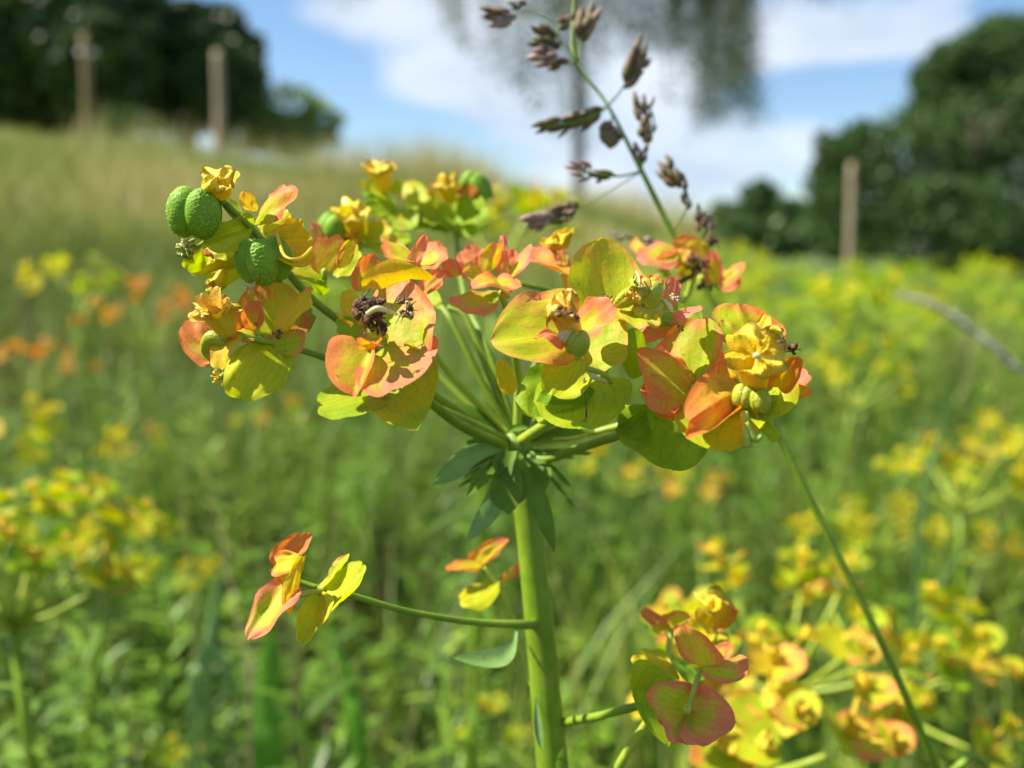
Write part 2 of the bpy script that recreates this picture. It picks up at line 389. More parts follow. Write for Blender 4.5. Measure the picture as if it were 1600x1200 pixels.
def cup_geo(r, h, axis, seed, horns=True, seg=40):
    """goblet of the small flower with four two-horned glands flaring from the rim"""
    rd = random.Random(seed); x, y = frame(axis); z = axis.normalized(); off = rd.random() * 6
    prof = [(.22, 0), (.42, .12), (.60, .35), (.70, .62), (.74, .80), (.80, .9)]
    v, f, u = [], [], []
    rows = []
    for pr, ph in prof: rows.append([(pr, ph)] * seg)
    for e in (.33, .66, 1.0):
        row = []
        for j in range(seg):
            th = 2 * math.pi * j / seg + off; k = abs(math.sin(2 * th)); l = max(0, math.sin(4 * th + .6)) ** .7 if horns else .5
            ext = e * (.12 + .34 * k ** .6 + .22 * k * l)
            row.append((.80 + ext, .9 + ext * (.25 + .25 * math.sin(th * 1.0 + seed))))
        rows.append(row)
    for e, hh in ((.66, 1.0), (.45, .92), (.2, 1.0), (0.01, 1.04)): rows.append([(e, hh)] * seg)
    for row in rows:
        for j, (a, b) in enumerate(row):
            th = 2 * math.pi * j / seg; nn = 1 + .26 * mnoise.noise(Vector((math.cos(th) * 1.6, math.sin(th) * 1.6 + seed, b * 2.2))); b = b + .5 * b * mnoise.noise(Vector((math.cos(th) * 1.3 + 7, math.sin(th) * 1.3 + seed, a)))
            v.append(x * math.cos(th) * a * r * nn + y * math.sin(th) * a * r * nn + z * (b * h)); u.append((j / seg, b))
    for i in range(len(rows) - 1):
        for j in range(seg):
            f.append((i * seg + j, i * seg + (j + 1) % seg, (i + 1) * seg + (j + 1) % seg, (i + 1) * seg + j))
    return v, f, u

def crust_geo(c, ex, n, seed, size=.35):
    """shrivelled lumps and shards round c; ex = three half-extent vectors"""
    rd = random.Random(seed); g = Geo()
    for k in range(n):
        q = c + sum((e * rd.uniform(-1, 1) * .8 for e in ex), Vector())
        r = sum(e.length for e in ex) / 3 * size * rd.uniform(.5, 1.25)
        v, f = [], []
        el = Vector((rd.uniform(.5, 1.5), rd.uniform(.5, 1.3), rd.uniform(.5, 1.6)))
        for i in range(7):
            ph = math.pi * i / 6
            for j in range(9):
                th = 2 * math.pi * j / 9; d = Vector((math.cos(th) * math.sin(ph), math.sin(th) * math.sin(ph), math.cos(ph)))
                m = 1 + .65 * mnoise.noise(d * 2.1 + Vector((k * 3.3, seed, 0)))
                v.append(q + Vector((d.x * el.x, d.y * el.y, d.z * el.z)) * (r * m))
        for i in range(6):
            for j in range(9): f.append((i * 9 + j, (i + 1) * 9 + j, (i + 1) * 9 + (j + 1) % 9, i * 9 + (j + 1) % 9))
        g.add(v, f)
    for k in range(n // 2):
        a = c + sum((e * rd.uniform(-1, 1) * .7 for e in ex), Vector()); b = a + sum((e * rd.uniform(-1, 1) * .9 for e in ex), Vector())
        r = ex[0].length * .06
        v, f, u = tube([(a, r * 1.6), (a.lerp(b, .5) + ex[2] * .2, r), (b, r * .6)], 3, 5); g.add(v, f, u)
    return g

# ------------------------------------------------------------------ terrain
_ex = [-600, 0, 300, 500, 700, 850, 1000, 1100, 1200, 1300, 2400]
_ey = [132, 138, 122, 106, 88, 70, 46, 26, 10, 0, 0]
RIDGE = 10.5
def hgt(x, y):
    x = np.asarray(x, float); y = np.asarray(y, float)
    r = np.hypot(x, y); az = np.arctan2(x, np.maximum(y, 1e-3))
    px = 800 + FPX * np.tan(np.clip(az, -1.0, 1.0)); e = np.interp(px, _ex, _ey) / FPX * 1.0
    e = np.where(y <= 0, np.interp(np.arctan2(x, y), [-3.2, -1.6, 1.6, 3.2], [0, .11, 0, 0]), e)
    t = np.clip((r - 1.0) / (RIDGE - 1.0), 0, 1); t = t * t * (3 - 2 * t)
    H = np.where(e > 0.001, 0.32 * np.clip(e / .07, 0, 1) + e * RIDGE * 0.96, 0)
    h = H * t * np.where(r > RIDGE, np.clip(1 - (r - RIDGE) / 120, .35, 1), 1)
    h = h + .03 * np.sin(x * 2.1 + 1) * np.sin(y * 1.7) * np.clip((r - 1) / 3, 0, 1)
    return h
def build_ground():
    rs = np.concatenate([[0], np.geomspace(.05, 700, 90)]); na = 144
    v = [(0, 0, 0)]
    for r in rs[1:]:
        for k in range(na):
            a = 2 * math.pi * k / na; v.append((r * math.sin(a), r * math.cos(a), float(hgt(r * math.sin(a), r * math.cos(a)))))
    f = [(0, 1 + (k + 1) % na, 1 + k) for k in range(na)]
    for i in range(len(rs) - 2):
        for k in range(na):
            a = 1 + i * na + k; b = 1 + i * na + (k + 1) % na; f.append((a, b, b + na, a + na))
    tag(obj('ground', mesh('ground', v, f, M_GROUND)), 'grassy ground rising into a low hill on the left', kind='structure')
build_ground()

# ------------------------------------------------------------------ meadow mass
def blades(name, n, rmin, rmax, amin, amax, hmin, hmax, wmin, wmax, mat, seed, label, dens=1.0, bend=.5, keep=None, huefn=None, nseg=4):
    g = np.random.default_rng(seed)
    r = np.sqrt(g.uniform(rmin ** 2, rmax ** 2, n)) if dens == 1.0 else rmin + (rmax - rmin) * g.uniform(0, 1, n) ** dens
    a = np.radians(g.uniform(amin, amax, n)); x = r * np.sin(a); y = r * np.cos(a)
    pn = np.array([mnoise.noise(Vector((xx * 2.3 / max(1, rr ** .5), yy * 2.3 / max(1, rr ** .5), seed))) for xx, yy, rr in zip(x, y, r)])
    k = g.uniform(-.6, .6, n) < pn + .25
    if keep is not None: k &= keep(x, y, g)
    x, y, r, pn = x[k], y[k], r[k], pn[k]; n = len(x)
    z = hgt(x, y)
    h = g.uniform(hmin, hmax, n) * (1 + .5 * pn); w = g.uniform(wmin, wmax, n)
    th = g.uniform(0, 2 * math.pi, n); bx, by = np.cos(th), np.sin(th); b = h * bend * g.uniform(.1, 1.2, n)
    fx, fy = np.cos(th + g.uniform(.8, 2.3, n)), np.sin(th + g.uniform(.8, 2.3, n))
    hue = np.clip((g.beta(2, 2.2, n) * .9 + pn * .35) if huefn is None else huefn(x, y, pn, g), 0, 1)
    V = np.zeros((n, 2 * nseg + 1, 3)); U = np.zeros((n, 2 * nseg + 1, 2))
    for i in range(nseg + 1):
        t = i / nseg; cx = x + bx * b * t * t; cyy = y + by * b * t * t; cz = z + h * (t - .25 * bend * t * t)
        ww = w * (1 - t ** 1.7) * (.55 + .9 * min(1, t * 3) * .5)
        if i == nseg: V[:, 2 * i, :] = np.stack([cx, cyy, cz], 1); U[:, 2 * i, 0] = hue; U[:, 2 * i, 1] = t
        else:
            V[:, 2 * i, :] = np.stack([cx - fx * ww / 2, cyy - fy * ww / 2, cz], 1); V[:, 2 * i + 1, :] = np.stack([cx + fx * ww / 2, cyy + fy * ww / 2, cz], 1)
            U[:, 2 * i:2 * i + 2, 0] = hue[:, None]; U[:, 2 * i:2 * i + 2, 1] = t
    m = 2 * nseg + 1; F = []
    for i in range(nseg - 1):
        F += [(2 * i, 2 * i + 1, 2 * i + 3), (2 * i, 2 * i + 3, 2 * i + 2)]
    F += [(2 * nseg - 2, 2 * nseg - 1, 2 * nseg)]
    F = np.array(F); FF = (F[None] + (np.arange(n) * m)[:, None, None]).reshape(-1, 3)
    return tag(obj(name, mesh(name, V.reshape(-1, 3), FF, mat, U.reshape(-1, 2), True)), label, kind='stuff')

def replicate(name, protos, n, rmin, rmax, amin, amax, smin, smax, mat, seed, label, dens=.7, tilt=.35, keep=None, thr=.2, huelift=0):
    """bakes n randomly placed copies of leafy prototypes into one mass"""
    g = np.random.default_rng(seed)
    r = rmin + (rmax - rmin) * g.uniform(0, 1, n) ** dens; a = np.radians(g.uniform(amin, amax, n)); x = r * np.sin(a); y = r * np.cos(a)
    pn = np.array([mnoise.noise(Vector((xx * 3.1, yy * 3.1, seed + 5))) for xx, yy in zip(x, y)])
    k = g.uniform(-.5, .5, n) < pn + thr
    if keep is not None: k &= keep(x, y, g)
    x, y, pn = x[k], y[k], pn[k]; n = len(x); z = hgt(x, y)
    Vs, Fs, Us = [], [], []; off = 0
    which = g.integers(0, len(protos), n)
    for q, (pv, pf, pu) in enumerate(protos):
        ii = np.where(which == q)[0]
        if not len(ii): continue
        m = len(ii); s = g.uniform(smin, smax, m); th = g.uniform(0, 6.283, m); tx = g.normal(0, tilt, m) * .5; ty = g.normal(0, tilt, m) * .5
        c, si = np.cos(th), np.sin(th)
        P0 = pv[None] * s[:, None, None]
        X = P0[..., 0] * c[:, None] - P0[..., 1] * si[:, None]; Y = P0[..., 0] * si[:, None] + P0[..., 1] * c[:, None]; Z = P0[..., 2]
        X = X + Z * tx[:, None]; Y = Y + Z * ty[:, None]
        V = np.stack([X + x[ii][:, None], Y + y[ii][:, None], Z + z[ii][:, None]], -1)
        hue = np.clip(g.normal(.45 + huelift, .2, m) + pn[ii] * .4, 0, 1)
        U = np.broadcast_to(pu[None], (m, *pu.shape)).copy(); U[..., 0] = np.clip(U[..., 0] * .5 - .25 + hue[:, None], 0.01, .99)
        Vs.append(V.reshape(-1, 3)); Us.append(U.reshape(-1, 2))
        Fs.append((pf[None] + (np.arange(m) * len(pv))[:, None, None]).reshape(-1, pf.shape[1]) + off); off += m * len(pv)
    return tag(obj(name, mesh(name, np.concatenate(Vs), np.concatenate(Fs), mat, np.concatenate(Us))), label, kind='stuff')

def leafpatch(base, d, side, L, Wd, droop, hue, kind='narrow'):
    """a folded 8-quad leaf"""
    v, u, f = [], [], []
    prof = {'narrow': [(0, .25), (.25, .8), (.6, 1), (.88, .6), (1, .05)], 'oval': [(0, .1), (.2, .7), (.5, 1), (.8, .75), (1, .08)]}[kind]
    N = d.cross(side).normalized()
    if N.z < 0: N = -N
    for t, w in prof:
        c = base + d * (L * t) - Vector((0, 0, 1)) * (droop * L * t * t)
        for s in (-1, 0, 1): v.append(c + side * (s * w * Wd / 2) + N * (abs(s) * Wd * .12)); u.append((hue, t))
    for i in range(len(prof) - 1):
        for j in range(2): f.append((i * 3 + j, i * 3 + j + 1, (i + 1) * 3 + j + 1, (i + 1) * 3 + j))
    return v, f, u
def proto_shoot(seed, H=.16, n=34, L=.02, Wd=.0028, kind='narrow', el=(.1, .9)):
    rd = random.Random(seed); g = Geo()
    top = Vector((rd.uniform(-.02, .02), rd.uniform(-.02, .02), H))
    v, f, u = tube([(Vector((0, 0, 0)), .0012), (top * .5 + Vector((rd.uniform(-.005, .005), 0, 0)), .001), (top, .0006)], 2, 4)
    g.add(v, [q for q in f if len(q) == 4], [(.4, .5)] * len(v))
    for k in range(n):
        t = .25 + .75 * k / n; a = k * 2.4 + rd.uniform(-.3, .3); e = rd.uniform(*el)
        d = Vector((math.cos(a) * math.cos(e), math.sin(a) * math.cos(e), math.sin(e))); side = Vector((-math.sin(a), math.cos(a), 0))
        v, f, u = leafpatch(top * t, d, side, L * rd.uniform(.7, 1.2), Wd * rd.uniform(.8, 1.3), rd.uniform(0, .4), rd.random(), kind); g.add(v, f, u)
    return np.array([tuple(x) for x in g.v]), np.array(g.f), np.array(g.u)
def proto_herb(seed, H=.12, n=16):
    rd = random.Random(seed); g = Geo()
    for b in range(5):
        a0 = rd.random() * 6.28; top = Vector((math.cos(a0) * .03, math.sin(a0) * .03, H * rd.uniform(.6, 1)))
        v, f, u = tube([(Vector((0, 0, 0)), .0009), (top * .5 + Vector((0, 0, .01)), .0008), (top, .0005)], 2, 4); g.add(v, [q for q in f if len(q) == 4], [(.3, .5)] * len(v))
        for k in range(n // 4):
            t = .5 + .5 * k / (n // 4)
            a = k * 2.1 + rd.random() * 2
            for lf in range(3):
                aa = a + (lf - 1) * 1.1; e = rd.uniform(-.1, .7)
                d = Vector((math.cos(aa) * math.cos(e), math.sin(aa) * math.cos(e), math.sin(e)))
                v, f, u = leafpatch(top * t + d * .003, d, Vector((-math.sin(aa), math.cos(aa), 0)), rd.uniform(.010, .019), rd.uniform(.007, .012), .2, rd.random(), 'oval'); g.add(v, f, u)
    return np.array([tuple(x) for x in g.v]), np.array(g.f), np.array(g.u)
SH = [proto_shoot(i, H=.14 + .02 * (i % 3)) for i in range(5)]; HE = [proto_herb(20 + i) for i in range(5)]
clear = lambda x, y, g: (y > .22) | (np.abs(x) > .16)
replicate('leafy_shoots', SH, 2600, .20, 2.6, -48, 48, .7, 1.25, M_HERB, 11, 'mass of narrow leaved spurge shoots between the flowering stems', .62, keep=clear)
replicate('meadow_herbs', HE, 1900, .22, 2.4, -48, 48, .5, .95, M_HERB, 12, 'mass of round leaved low herbs on the meadow floor', .62, keep=clear, huelift=.1)
blades('meadow_grass_near', 30000, .2, 2.8, -50, 50, .08, .21, .0015, .0042, M_GRASS, 13, 'blurred green grass blades round the spurge plants', .7, keep=clear)
blades('dry_stems', 2600, .3, 2.6, -48, 48, .12, .26, .0012, .0028, M_DEADST, 18, 'thin reddish brown dead stems standing in the meadow', .7, keep=clear, bend=.15, huefn=lambda x, y, p, g: g.uniform(0, 1, len(x)))
blades('meadow_grass_mid', 60000, 2.2, 11, -46, 46, .10, .24, .003, .009, M_GRASS, 14, 'green meadow grass on the flat ground', .7,
       keep=lambda x, y, g: (x > -.25 * y + g.normal(0, .5, len(x))), nseg=3, huefn=lambda x, y, p, g: g.beta(2, 2, len(x)) * .6 + .15 + p * .3)
blades('hill_grass', 110000, 1.6, 12, -46, 14, .12, .30, .004, .011, M_DRY, 15, 'olive and straw coloured grass covering the low hill', .75,
       keep=lambda x, y, g: (x < .25 * y + g.normal(0, .5, len(x))), nseg=3, huefn=lambda x, y, p, g: g.beta(2, 2, len(x)) * .5 + .12 + p * .35 + np.array([.75 * mnoise.noise(Vector((a * .45, b_ * .45, 3))) for a, b_ in zip(x, y)]) + .28 * np.exp(-((x + 2.2) / 1.3) ** 2 - ((y - 4.2) / 1.6) ** 2))
blades('ridge_grass', 16000, 9, 13, -26, 12, .3, .75, .006, .014, M_DRY, 16, 'tall pale grass wisps along the top of the hill', 1.0, nseg=3,
       keep=lambda x, y, g: g.uniform(0, 1, len(x)) < np.where(np.abs(np.arctan2(x, y)) < .22, .9, .22), huefn=lambda x, y, p, g: g.uniform(.45, 1, len(x)))
# ------------------------------------------------------------------ trees
def crown_me(name, blobs, n, size, mat, seed, shell=.35):
    g = np.random.default_rng(seed); V = []; H = []
    vol = np.array([b[1].x * b[1].y * b[1].z for b in blobs]) ** .67; cnt = (vol / vol.sum() * n).astype(int)
    for (c, r), m in zip(blobs, cnt):
        d = g.normal(size=(m, 3)); d /= np.linalg.norm(d, axis=1)[:, None]
        lum = np.array([mnoise.noise(Vector(q) * 2.2 + c) for q in d]); lum2 = np.array([mnoise.noise(Vector(q) * 6 + c) for q in d])
        k = g.uniform(-.9, .5, m) < lum2 + .3; d = d[k]; lum = lum[k]; lum2 = lum2[k]; m = len(d)
        rad = (1 - shell * g.uniform(0, 1, m) ** 1.6) * (1 + .25 * lum + .10 * lum2) * (1 + np.where(g.uniform(0, 1, m) < .14, np.abs(g.normal(0, .14, m)), 0))
        V.append(d * np.array(r)[None] * rad[:, None] + np.array(c)[None]); H.append(np.clip(g.normal(.5, .2, m) + lum * .4, 0, 1))
    Cn = np.concatenate(V); H = np.concatenate(H); m = len(Cn)
    a = g.normal(size=(m, 3)); a /= np.linalg.norm(a, axis=1)[:, None]; b = g.normal(size=(m, 3)); b -= a * (a * b).sum(1)[:, None]; b /= np.linalg.norm(b, axis=1)[:, None]
    s = size * g.uniform(.6, 1.4, m)[:, None]
    P4 = np.stack([Cn - a * s, Cn + b * s * .5, Cn + a * s, Cn - b * s * .5], 1)
    U = np.stack([np.repeat(H, 4), np.tile([0, .5, 1, .5], m)], 1)
    return mesh(name, P4.reshape(-1, 3), np.arange(4 * m).reshape(m, 4), mat, U, False)
def tree(name, label, cat, base, trunk_r, blobs, n, size, mat, seed, bark=M_BARK, limbs=True, group=None):
    b = Vector(base); b.z = float(hgt(b.x, b.y)); t = empty(name, b); tag(t, label, cat, group)
    rd = random.Random(seed); blobs = [(Vector(c), Vector(r)) for c, r in blobs]; big = list(blobs)
    for c, r in big:
        for k in range(12):
            d = Vector((rd.gauss(0, 1), rd.gauss(0, 1), rd.gauss(0, 1) + .3)).normalized(); q = rd.uniform(.12, .36)
            blobs.append((c + Vector((d.x * r.x, d.y * r.y, d.z * r.z)) * rd.uniform(.9, 1.08), r * q))
    obj('crown', crown_me('crown', [(Vector(c) - b, Vector(r)) for c, r in blobs], n, size, mat, seed), t)
    g = Geo(); top = max((Vector(c) for c, r in blobs), key=lambda q: q.z) - b
    v, f, u = tube([(Vector((0, 0, -.1)), trunk_r * 1.3), (Vector((top.x * .15, top.y * .15, top.z * .4)), trunk_r * .85), (top * .98, trunk_r * .25)], 5, 9, .2); g.add(v, f, u)
    for c, r in big:
        e = Vector(c) - b; s = Vector((top.x * .15, top.y * .15, min(top.z * .45, e.z * .6)))
        v, f, u = tube([(s, trunk_r * .5), (s.lerp(e, .5) + Vector((0, 0, -.1)), trunk_r * .3), (e, trunk_r * .1)], 4, 6); g.add(v, f, u)
    obj('trunk', g.me('trunk', bark), t)
    return t
def bl(px, py, d, rx, ry, rz=None):
    """a crown lobe seen at px,py with pixel radii rx, ry"""
    k = d / FPX; return (at(px, py, d), (rx * k, (rz or rx * .8) * k, ry * k))
D = 15
tree('oak_tree', 'big dark tree with a dense crown at the left edge behind the tall post', 'tree', at(60, 300, D), .22,
     [bl(40, 40, D, 170, 120), bl(-120, 90, D, 160, 170), bl(60, 140, D, 120, 85), bl(150, 95, D - 1, 90, 80), bl(-20, -90, D, 190, 110), bl(170, -10, D, 90, 50), bl(20, 190, D, 90, 40)], 42000, .085, M_TREE, 31)
tree('oak_tree', 'dark round-crowned tree just behind the second post left of the blue sky', 'tree', at(300, 300, D + 1), .2,
     [bl(300, 100, D + 1, 95, 85), bl(240, 60, D + 2, 80, 60), bl(345, 140, D, 58, 65), bl(230, 140, D + 1, 80, 60), bl(310, 55, D + 1, 70, 40), bl(370, 100, D + 1, 32, 40)], 30000, .085, M_TREE, 32)
tree('hazel_bush', 'light green bush under blue sky right of the second post', 'bush', at(460, 300, 17), .06,
     [bl(455, 170, 17, 50, 36), bl(430, 205, 17, 50, 36), bl(495, 195, 17, 36, 34), bl(380, 215, 17, 40, 26), bl(460, 215, 17, 62, 34)], 8000, .06, M_LIGHTB, 33)
tree('scrub_bush', 'low grey brown scrub between the two left posts', 'bush', at(215, 300, 12.5), .04,
     [bl(205, 195, 12.5, 40, 26), bl(170, 210, 12.5, 30, 18), bl(255, 212, 12.5, 30, 14)], 1200, .05, M_BIRCH, 34)
D = 10
tree('hedge_bush', 'large dark green bush filling the right edge behind the leaning post', 'bush', at(1470, 440, D), .12,
     [bl(1530, 85, D, 60, 40), bl(1462, 150, D + .3, 36, 50), bl(1590, 60, D, 46, 36), bl(1300, 290, D, 38, 50), bl(1405, 275, D, 105, 95), bl(1515, 200, D + .5, 100, 105), bl(1560, 110, D + .5, 90, 60), bl(1620, 250, D, 150, 170), bl(1340, 330, D, 75, 80), bl(1480, 350, D - .5, 110, 70), bl(1600, 380, D - .5, 120, 50), bl(1330, 250, D, 55, 50), bl(1760, 200, D, 150, 220)], 150000, .032, M_BUSH, 35)
D = 55
for i, (px, py, rx, ry, lab) in enumerate([(1190, 318, 26, 34, 'small pointed tree standing up from the far tree line'), (1140, 345, 45, 26, 'low rounded far tree left end of the distant tree line'),
                          (1235, 345, 55, 30, 'low rounded far tree beside the big right hand bush')]):
    tree('far_tree', lab, 'tree', at(px, 400, D), .15, [bl(px, py, D, rx, ry), bl(px - rx * .5, py + ry * .5, D, rx * .7, ry * .6), bl(px + rx * .5, py + ry * .5, D, rx * .7, ry * .6), bl(px, py + ry * .9, D, rx * .9, ry * .5)], 3500, .3, M_BUSH, 40 + i, group='far tree line')

def birch():
    d = 19; base = at(905, 330, d); base.z = float(hgt(base.x, base.y)); t = empty('birch_tree', base)
    tag(t, 'weeping birch with a slim trunk and long hanging branches against the clouds', 'tree')
    g = Geo(); rd = random.Random(5); k = d / FPX; lv = []; hs = []
    X = lambda px, py, dd=0.: at(px, py, d + dd) - base
    v, f, u = tube([(Vector((0, 0, -.1)), .16), (X(903, 150), .125), (X(900, 0), .12), (X(905, -150), .11), (X(915, -320), .09), (X(920, -430), .04)], 5, 10, .15); g.add(v, f, u)
    tw = Geo()
    zones = [(470, 560, -90, 14, 9), (640, 760, -60, 30, 7), (690, 740, -40, 95, 12), (745, 790, -60, 170, 12), (790, 880, -60, 195, 22), (860, 960, -80, 70, 30), (880, 1000, -60, 130, 26), (980, 1060, -60, 90, 30), (1040, 1120, -60, 110, 40), (1095, 1172, -60, 215, 62), (1130, 1165, 0, 205, 20), (1180, 1310, -90, 30, 18), (870, 930, 60, 250, 12), (560, 700, -120, 5, 10), (820, 1100, -250, 50, 50)]
    for x0, x1, y0, y1, n in zones:
        for q in range(n):
            px = rd.uniform(x0, x1); a = y0 + rd.uniform(-40, 20); b = y1 - abs(rd.gauss(0, (y1 - y0) * .3)); px += rd.gauss(0, 14); dd = rd.uniform(-1.6, 1.6)
            sw = rd.uniform(-14, 14)
            p0 = X(px, a, dd); p1 = X(px + sw, b, dd); st = X(905, min(-40, a - 40 - abs(px - 905) * .25), 0)
            v, f, u = tube([(st, .03), (st.lerp(p0, .6) + Vector((0, 0, .25)), .018), (p0, .010), (p0.lerp(p1, .5), .006), (p1, .003)], 3, 4); tw.add(v, f, u)
            L = (p0 - p1).length; m = int(L / .020 * max(.05, rd.uniform(-.5, 1.5)))
            for j in range(m):
                s = rd.random(); s = 1 - (1 - s) ** 1.3; c = p0.lerp(p1, s) + Vector((rd.gauss(0, .15), rd.gauss(0, .15), rd.gauss(0, .08))); lv.append(c); hs.append(rd.random())
    obj('trunk', g.me('trunk', M_BBARK), t); obj('branches', tw.me('branches', M_BARK), t)
    gg = np.random.default_rng(4); C = np.array([tuple(c) for c in lv]); m = len(C); a = gg.normal(size=(m, 3)); a[:, 2] -= .8; a /= np.linalg.norm(a, axis=1)[:, None]
    b = gg.normal(size=(m, 3)); b -= a * (a * b).sum(1)[:, None]; b /= np.linalg.norm(b, axis=1)[:, None]; s = .045 * gg.uniform(.6, 1.3, m)[:, None]
    P4 = np.stack([C - a * s, C + b * s * .6, C + a * s, C - b * s * .6], 1); U = np.stack([np.repeat(hs, 4), np.tile([0, .5, 1, .5], m)], 1)
    obj('crown', mesh('crown', P4.reshape(-1, 3), np.arange(4 * m).reshape(m, 4), M_BIRCH, U, False), t)
birch()
for i in range(8):
    px = 1080 + i * 40; d = 48
    tree('hedgerow_bush', 'low dark bush in the distant hedgerow line on the horizon', 'bush', at(px, 400, d), .08, [bl(px, 376 + 8 * math.sin(i * 2.3), d, 36, 22)], 900, .25, M_BUSH, 60 + i, group='distant hedgerow bushes')
# fence posts
def post(px, ytop, ybot, d, wpx, label, mat, lean=0, box=False):
    top = at(px + lean, ytop, d); bot = at(px, ybot, d); gz = float(hgt(bot.x, bot.y)); bot.z = min(gz, bot.z) - .05
    r = wpx / 2 * d / FPX; p = tag(empty('fence_post', Vector((bot.x, bot.y, gz))), label, 'post', 'wooden fence posts'); o = p.location
    v, f, u = tube([(bot - o, r * 1.1), (bot.lerp(top, .5) - o + Vector((r * .3, 0, 0)), r), (top - o, r * .92)], 6, 12, .12, px)
    obj('post_shaft', mesh('post_shaft', v, f, mat, u), p)
    q = top - o; v, f, u = tube([(q, r * .92), (q + Vector((0, 0, r * .5)), r * .6)], 1, 12); obj('post_cap', mesh('post_cap', v, f, mat, u), p)
    if box:
        c = at(px, 82, d) - o
        v, f, u = tube([(c - Vector((r * 1.9, 0, 0)), r * .6), (c + Vector((r * 1.9, 0, 0)), r * .6)], 1, 10); obj('insulator', mesh('insulator', v, f, M_WHITE, u), p)
post(136, 58, 235, 9.5, 14, 'tall wooden post with a pale insulator near its top before the dark tree', M_POST, -4, True)
post(340, 82, 262, 9.0, 15, 'wooden post by the bright sky gap, second from the left', M_POSTG, 0)
post(1325, 256, 425, 7.5, 11, 'weathered leaning post before the large right hand bush', M_POSTG, 6)
# ------------------------------------------------------------------ spurges of the meadow
def head_parts(seed, s=1.0, spread=1.0):
    """local-space pieces of one flower head: axis +Z, base at the origin"""
    rd = random.Random(seed); out = []
    st = Vector((0, 0, .0045 * s)); k = rd.random() * 6.28
    for i in range(2):
        a = k + math.pi * i; d = Vector((math.cos(a), math.sin(a), 0)); sd = Vector((-d.y, d.x, 0)); L = .0062 * s * rd.uniform(.85, 1.15); e = rd.uniform(.1, .7) * spread
        T = st + d * L * math.cos(e) + Vector((0, 0, L * math.sin(e))); m = st.lerp(T, .4)
        out.append(('bract', sheet(st, T, m + sd * L * .62, m - sd * L * .62, bow=-.06, cup=-.1, seed=seed + i, nt=8, ns=3)))
    v, f, u = cup_geo(.0013 * s, .0026 * s, Vector((.1, .05, 1)), seed, seg=20)
    out.append(('cup', ([Vector(p) + st for p in v], f, u)))
    for q in range(2):
        b0 = st; a = k + 1.57 + math.pi * q + rd.uniform(-.3, .3); d = Vector((math.cos(a), math.sin(a), 0)); top = st + d * .004 * s + Vector((0, 0, .0045 * s))
        out.append(('stalk', tube([(b0, .0003 * s), (top, .00028 * s)], 1, 6)))
        for i in range(2):
            aa = a + 1.57 + math.pi * i; dd = Vector((math.cos(aa), math.sin(aa), 0)); sd = Vector((-dd.y, dd.x, 0)); L = .0042 * s * rd.uniform(.8, 1.15); e = rd.uniform(.2, .9) * spread
            T = top + dd * L * math.cos(e) + Vector((0, 0, L * math.sin(e))); m = top.lerp(T, .4)
            out.append(('bract', sheet(top, T, m + sd * L * .65, m - sd * L * .65, bow=-.06, cup=-.1, seed=seed + 9 + i, nt=8, ns=3)))
        v, f, u = cup_geo(.0010 * s, .002 * s, d * .5 + Vector((0, 0, 1)), seed + q, seg=20)
        out.append(('cup', ([Vector(p) + top for p in v], f, u)))
    return out
HEADS = []
for hv in range(6):
    gb, gc = Geo(), Geo()
    for kd, (v, f, u) in head_parts(100 + hv):
        (gc if kd == 'cup' else gb).add(v, f, u)
    me_ = gb.me('flower_head', M_BRACT); me2 = gc.me('flower_cup', M_CUP); HEADS.append((me_, me2))
def solo_meshes(seed):
    b, c = [], Geo()
    for kd, (v, f, u) in head_parts(seed):
        if kd == 'bract': b.append(mesh('bract', np.array(v), f, M_BRACT, u))
        else: c.add(v, f, u)
    return b, c.me('flower_cup', M_CUP)
SOLO = [solo_meshes(300 + i) for i in range(4)]
def stem_leaves(H, n, seed, lean):
    rd = random.Random(seed); g = Geo()
    for k in range(n):
        t = .30 + .68 * k / n; a = k * 2.4 + rd.uniform(-.3, .3); e = rd.uniform(-.2, .6)
        d = Vector((math.cos(a) * math.cos(e), math.sin(a) * math.cos(e), math.sin(e))); sd = Vector((-math.sin(a), math.cos(a), 0))
        g.add(*leafpatch(Vector((lean.x * t * t, lean.y * t * t, H * t)) + d * .001, d, sd, rd.uniform(.012, .022), rd.uniform(.0022, .0034), rd.uniform(0, .5), rd.random()))
    return g
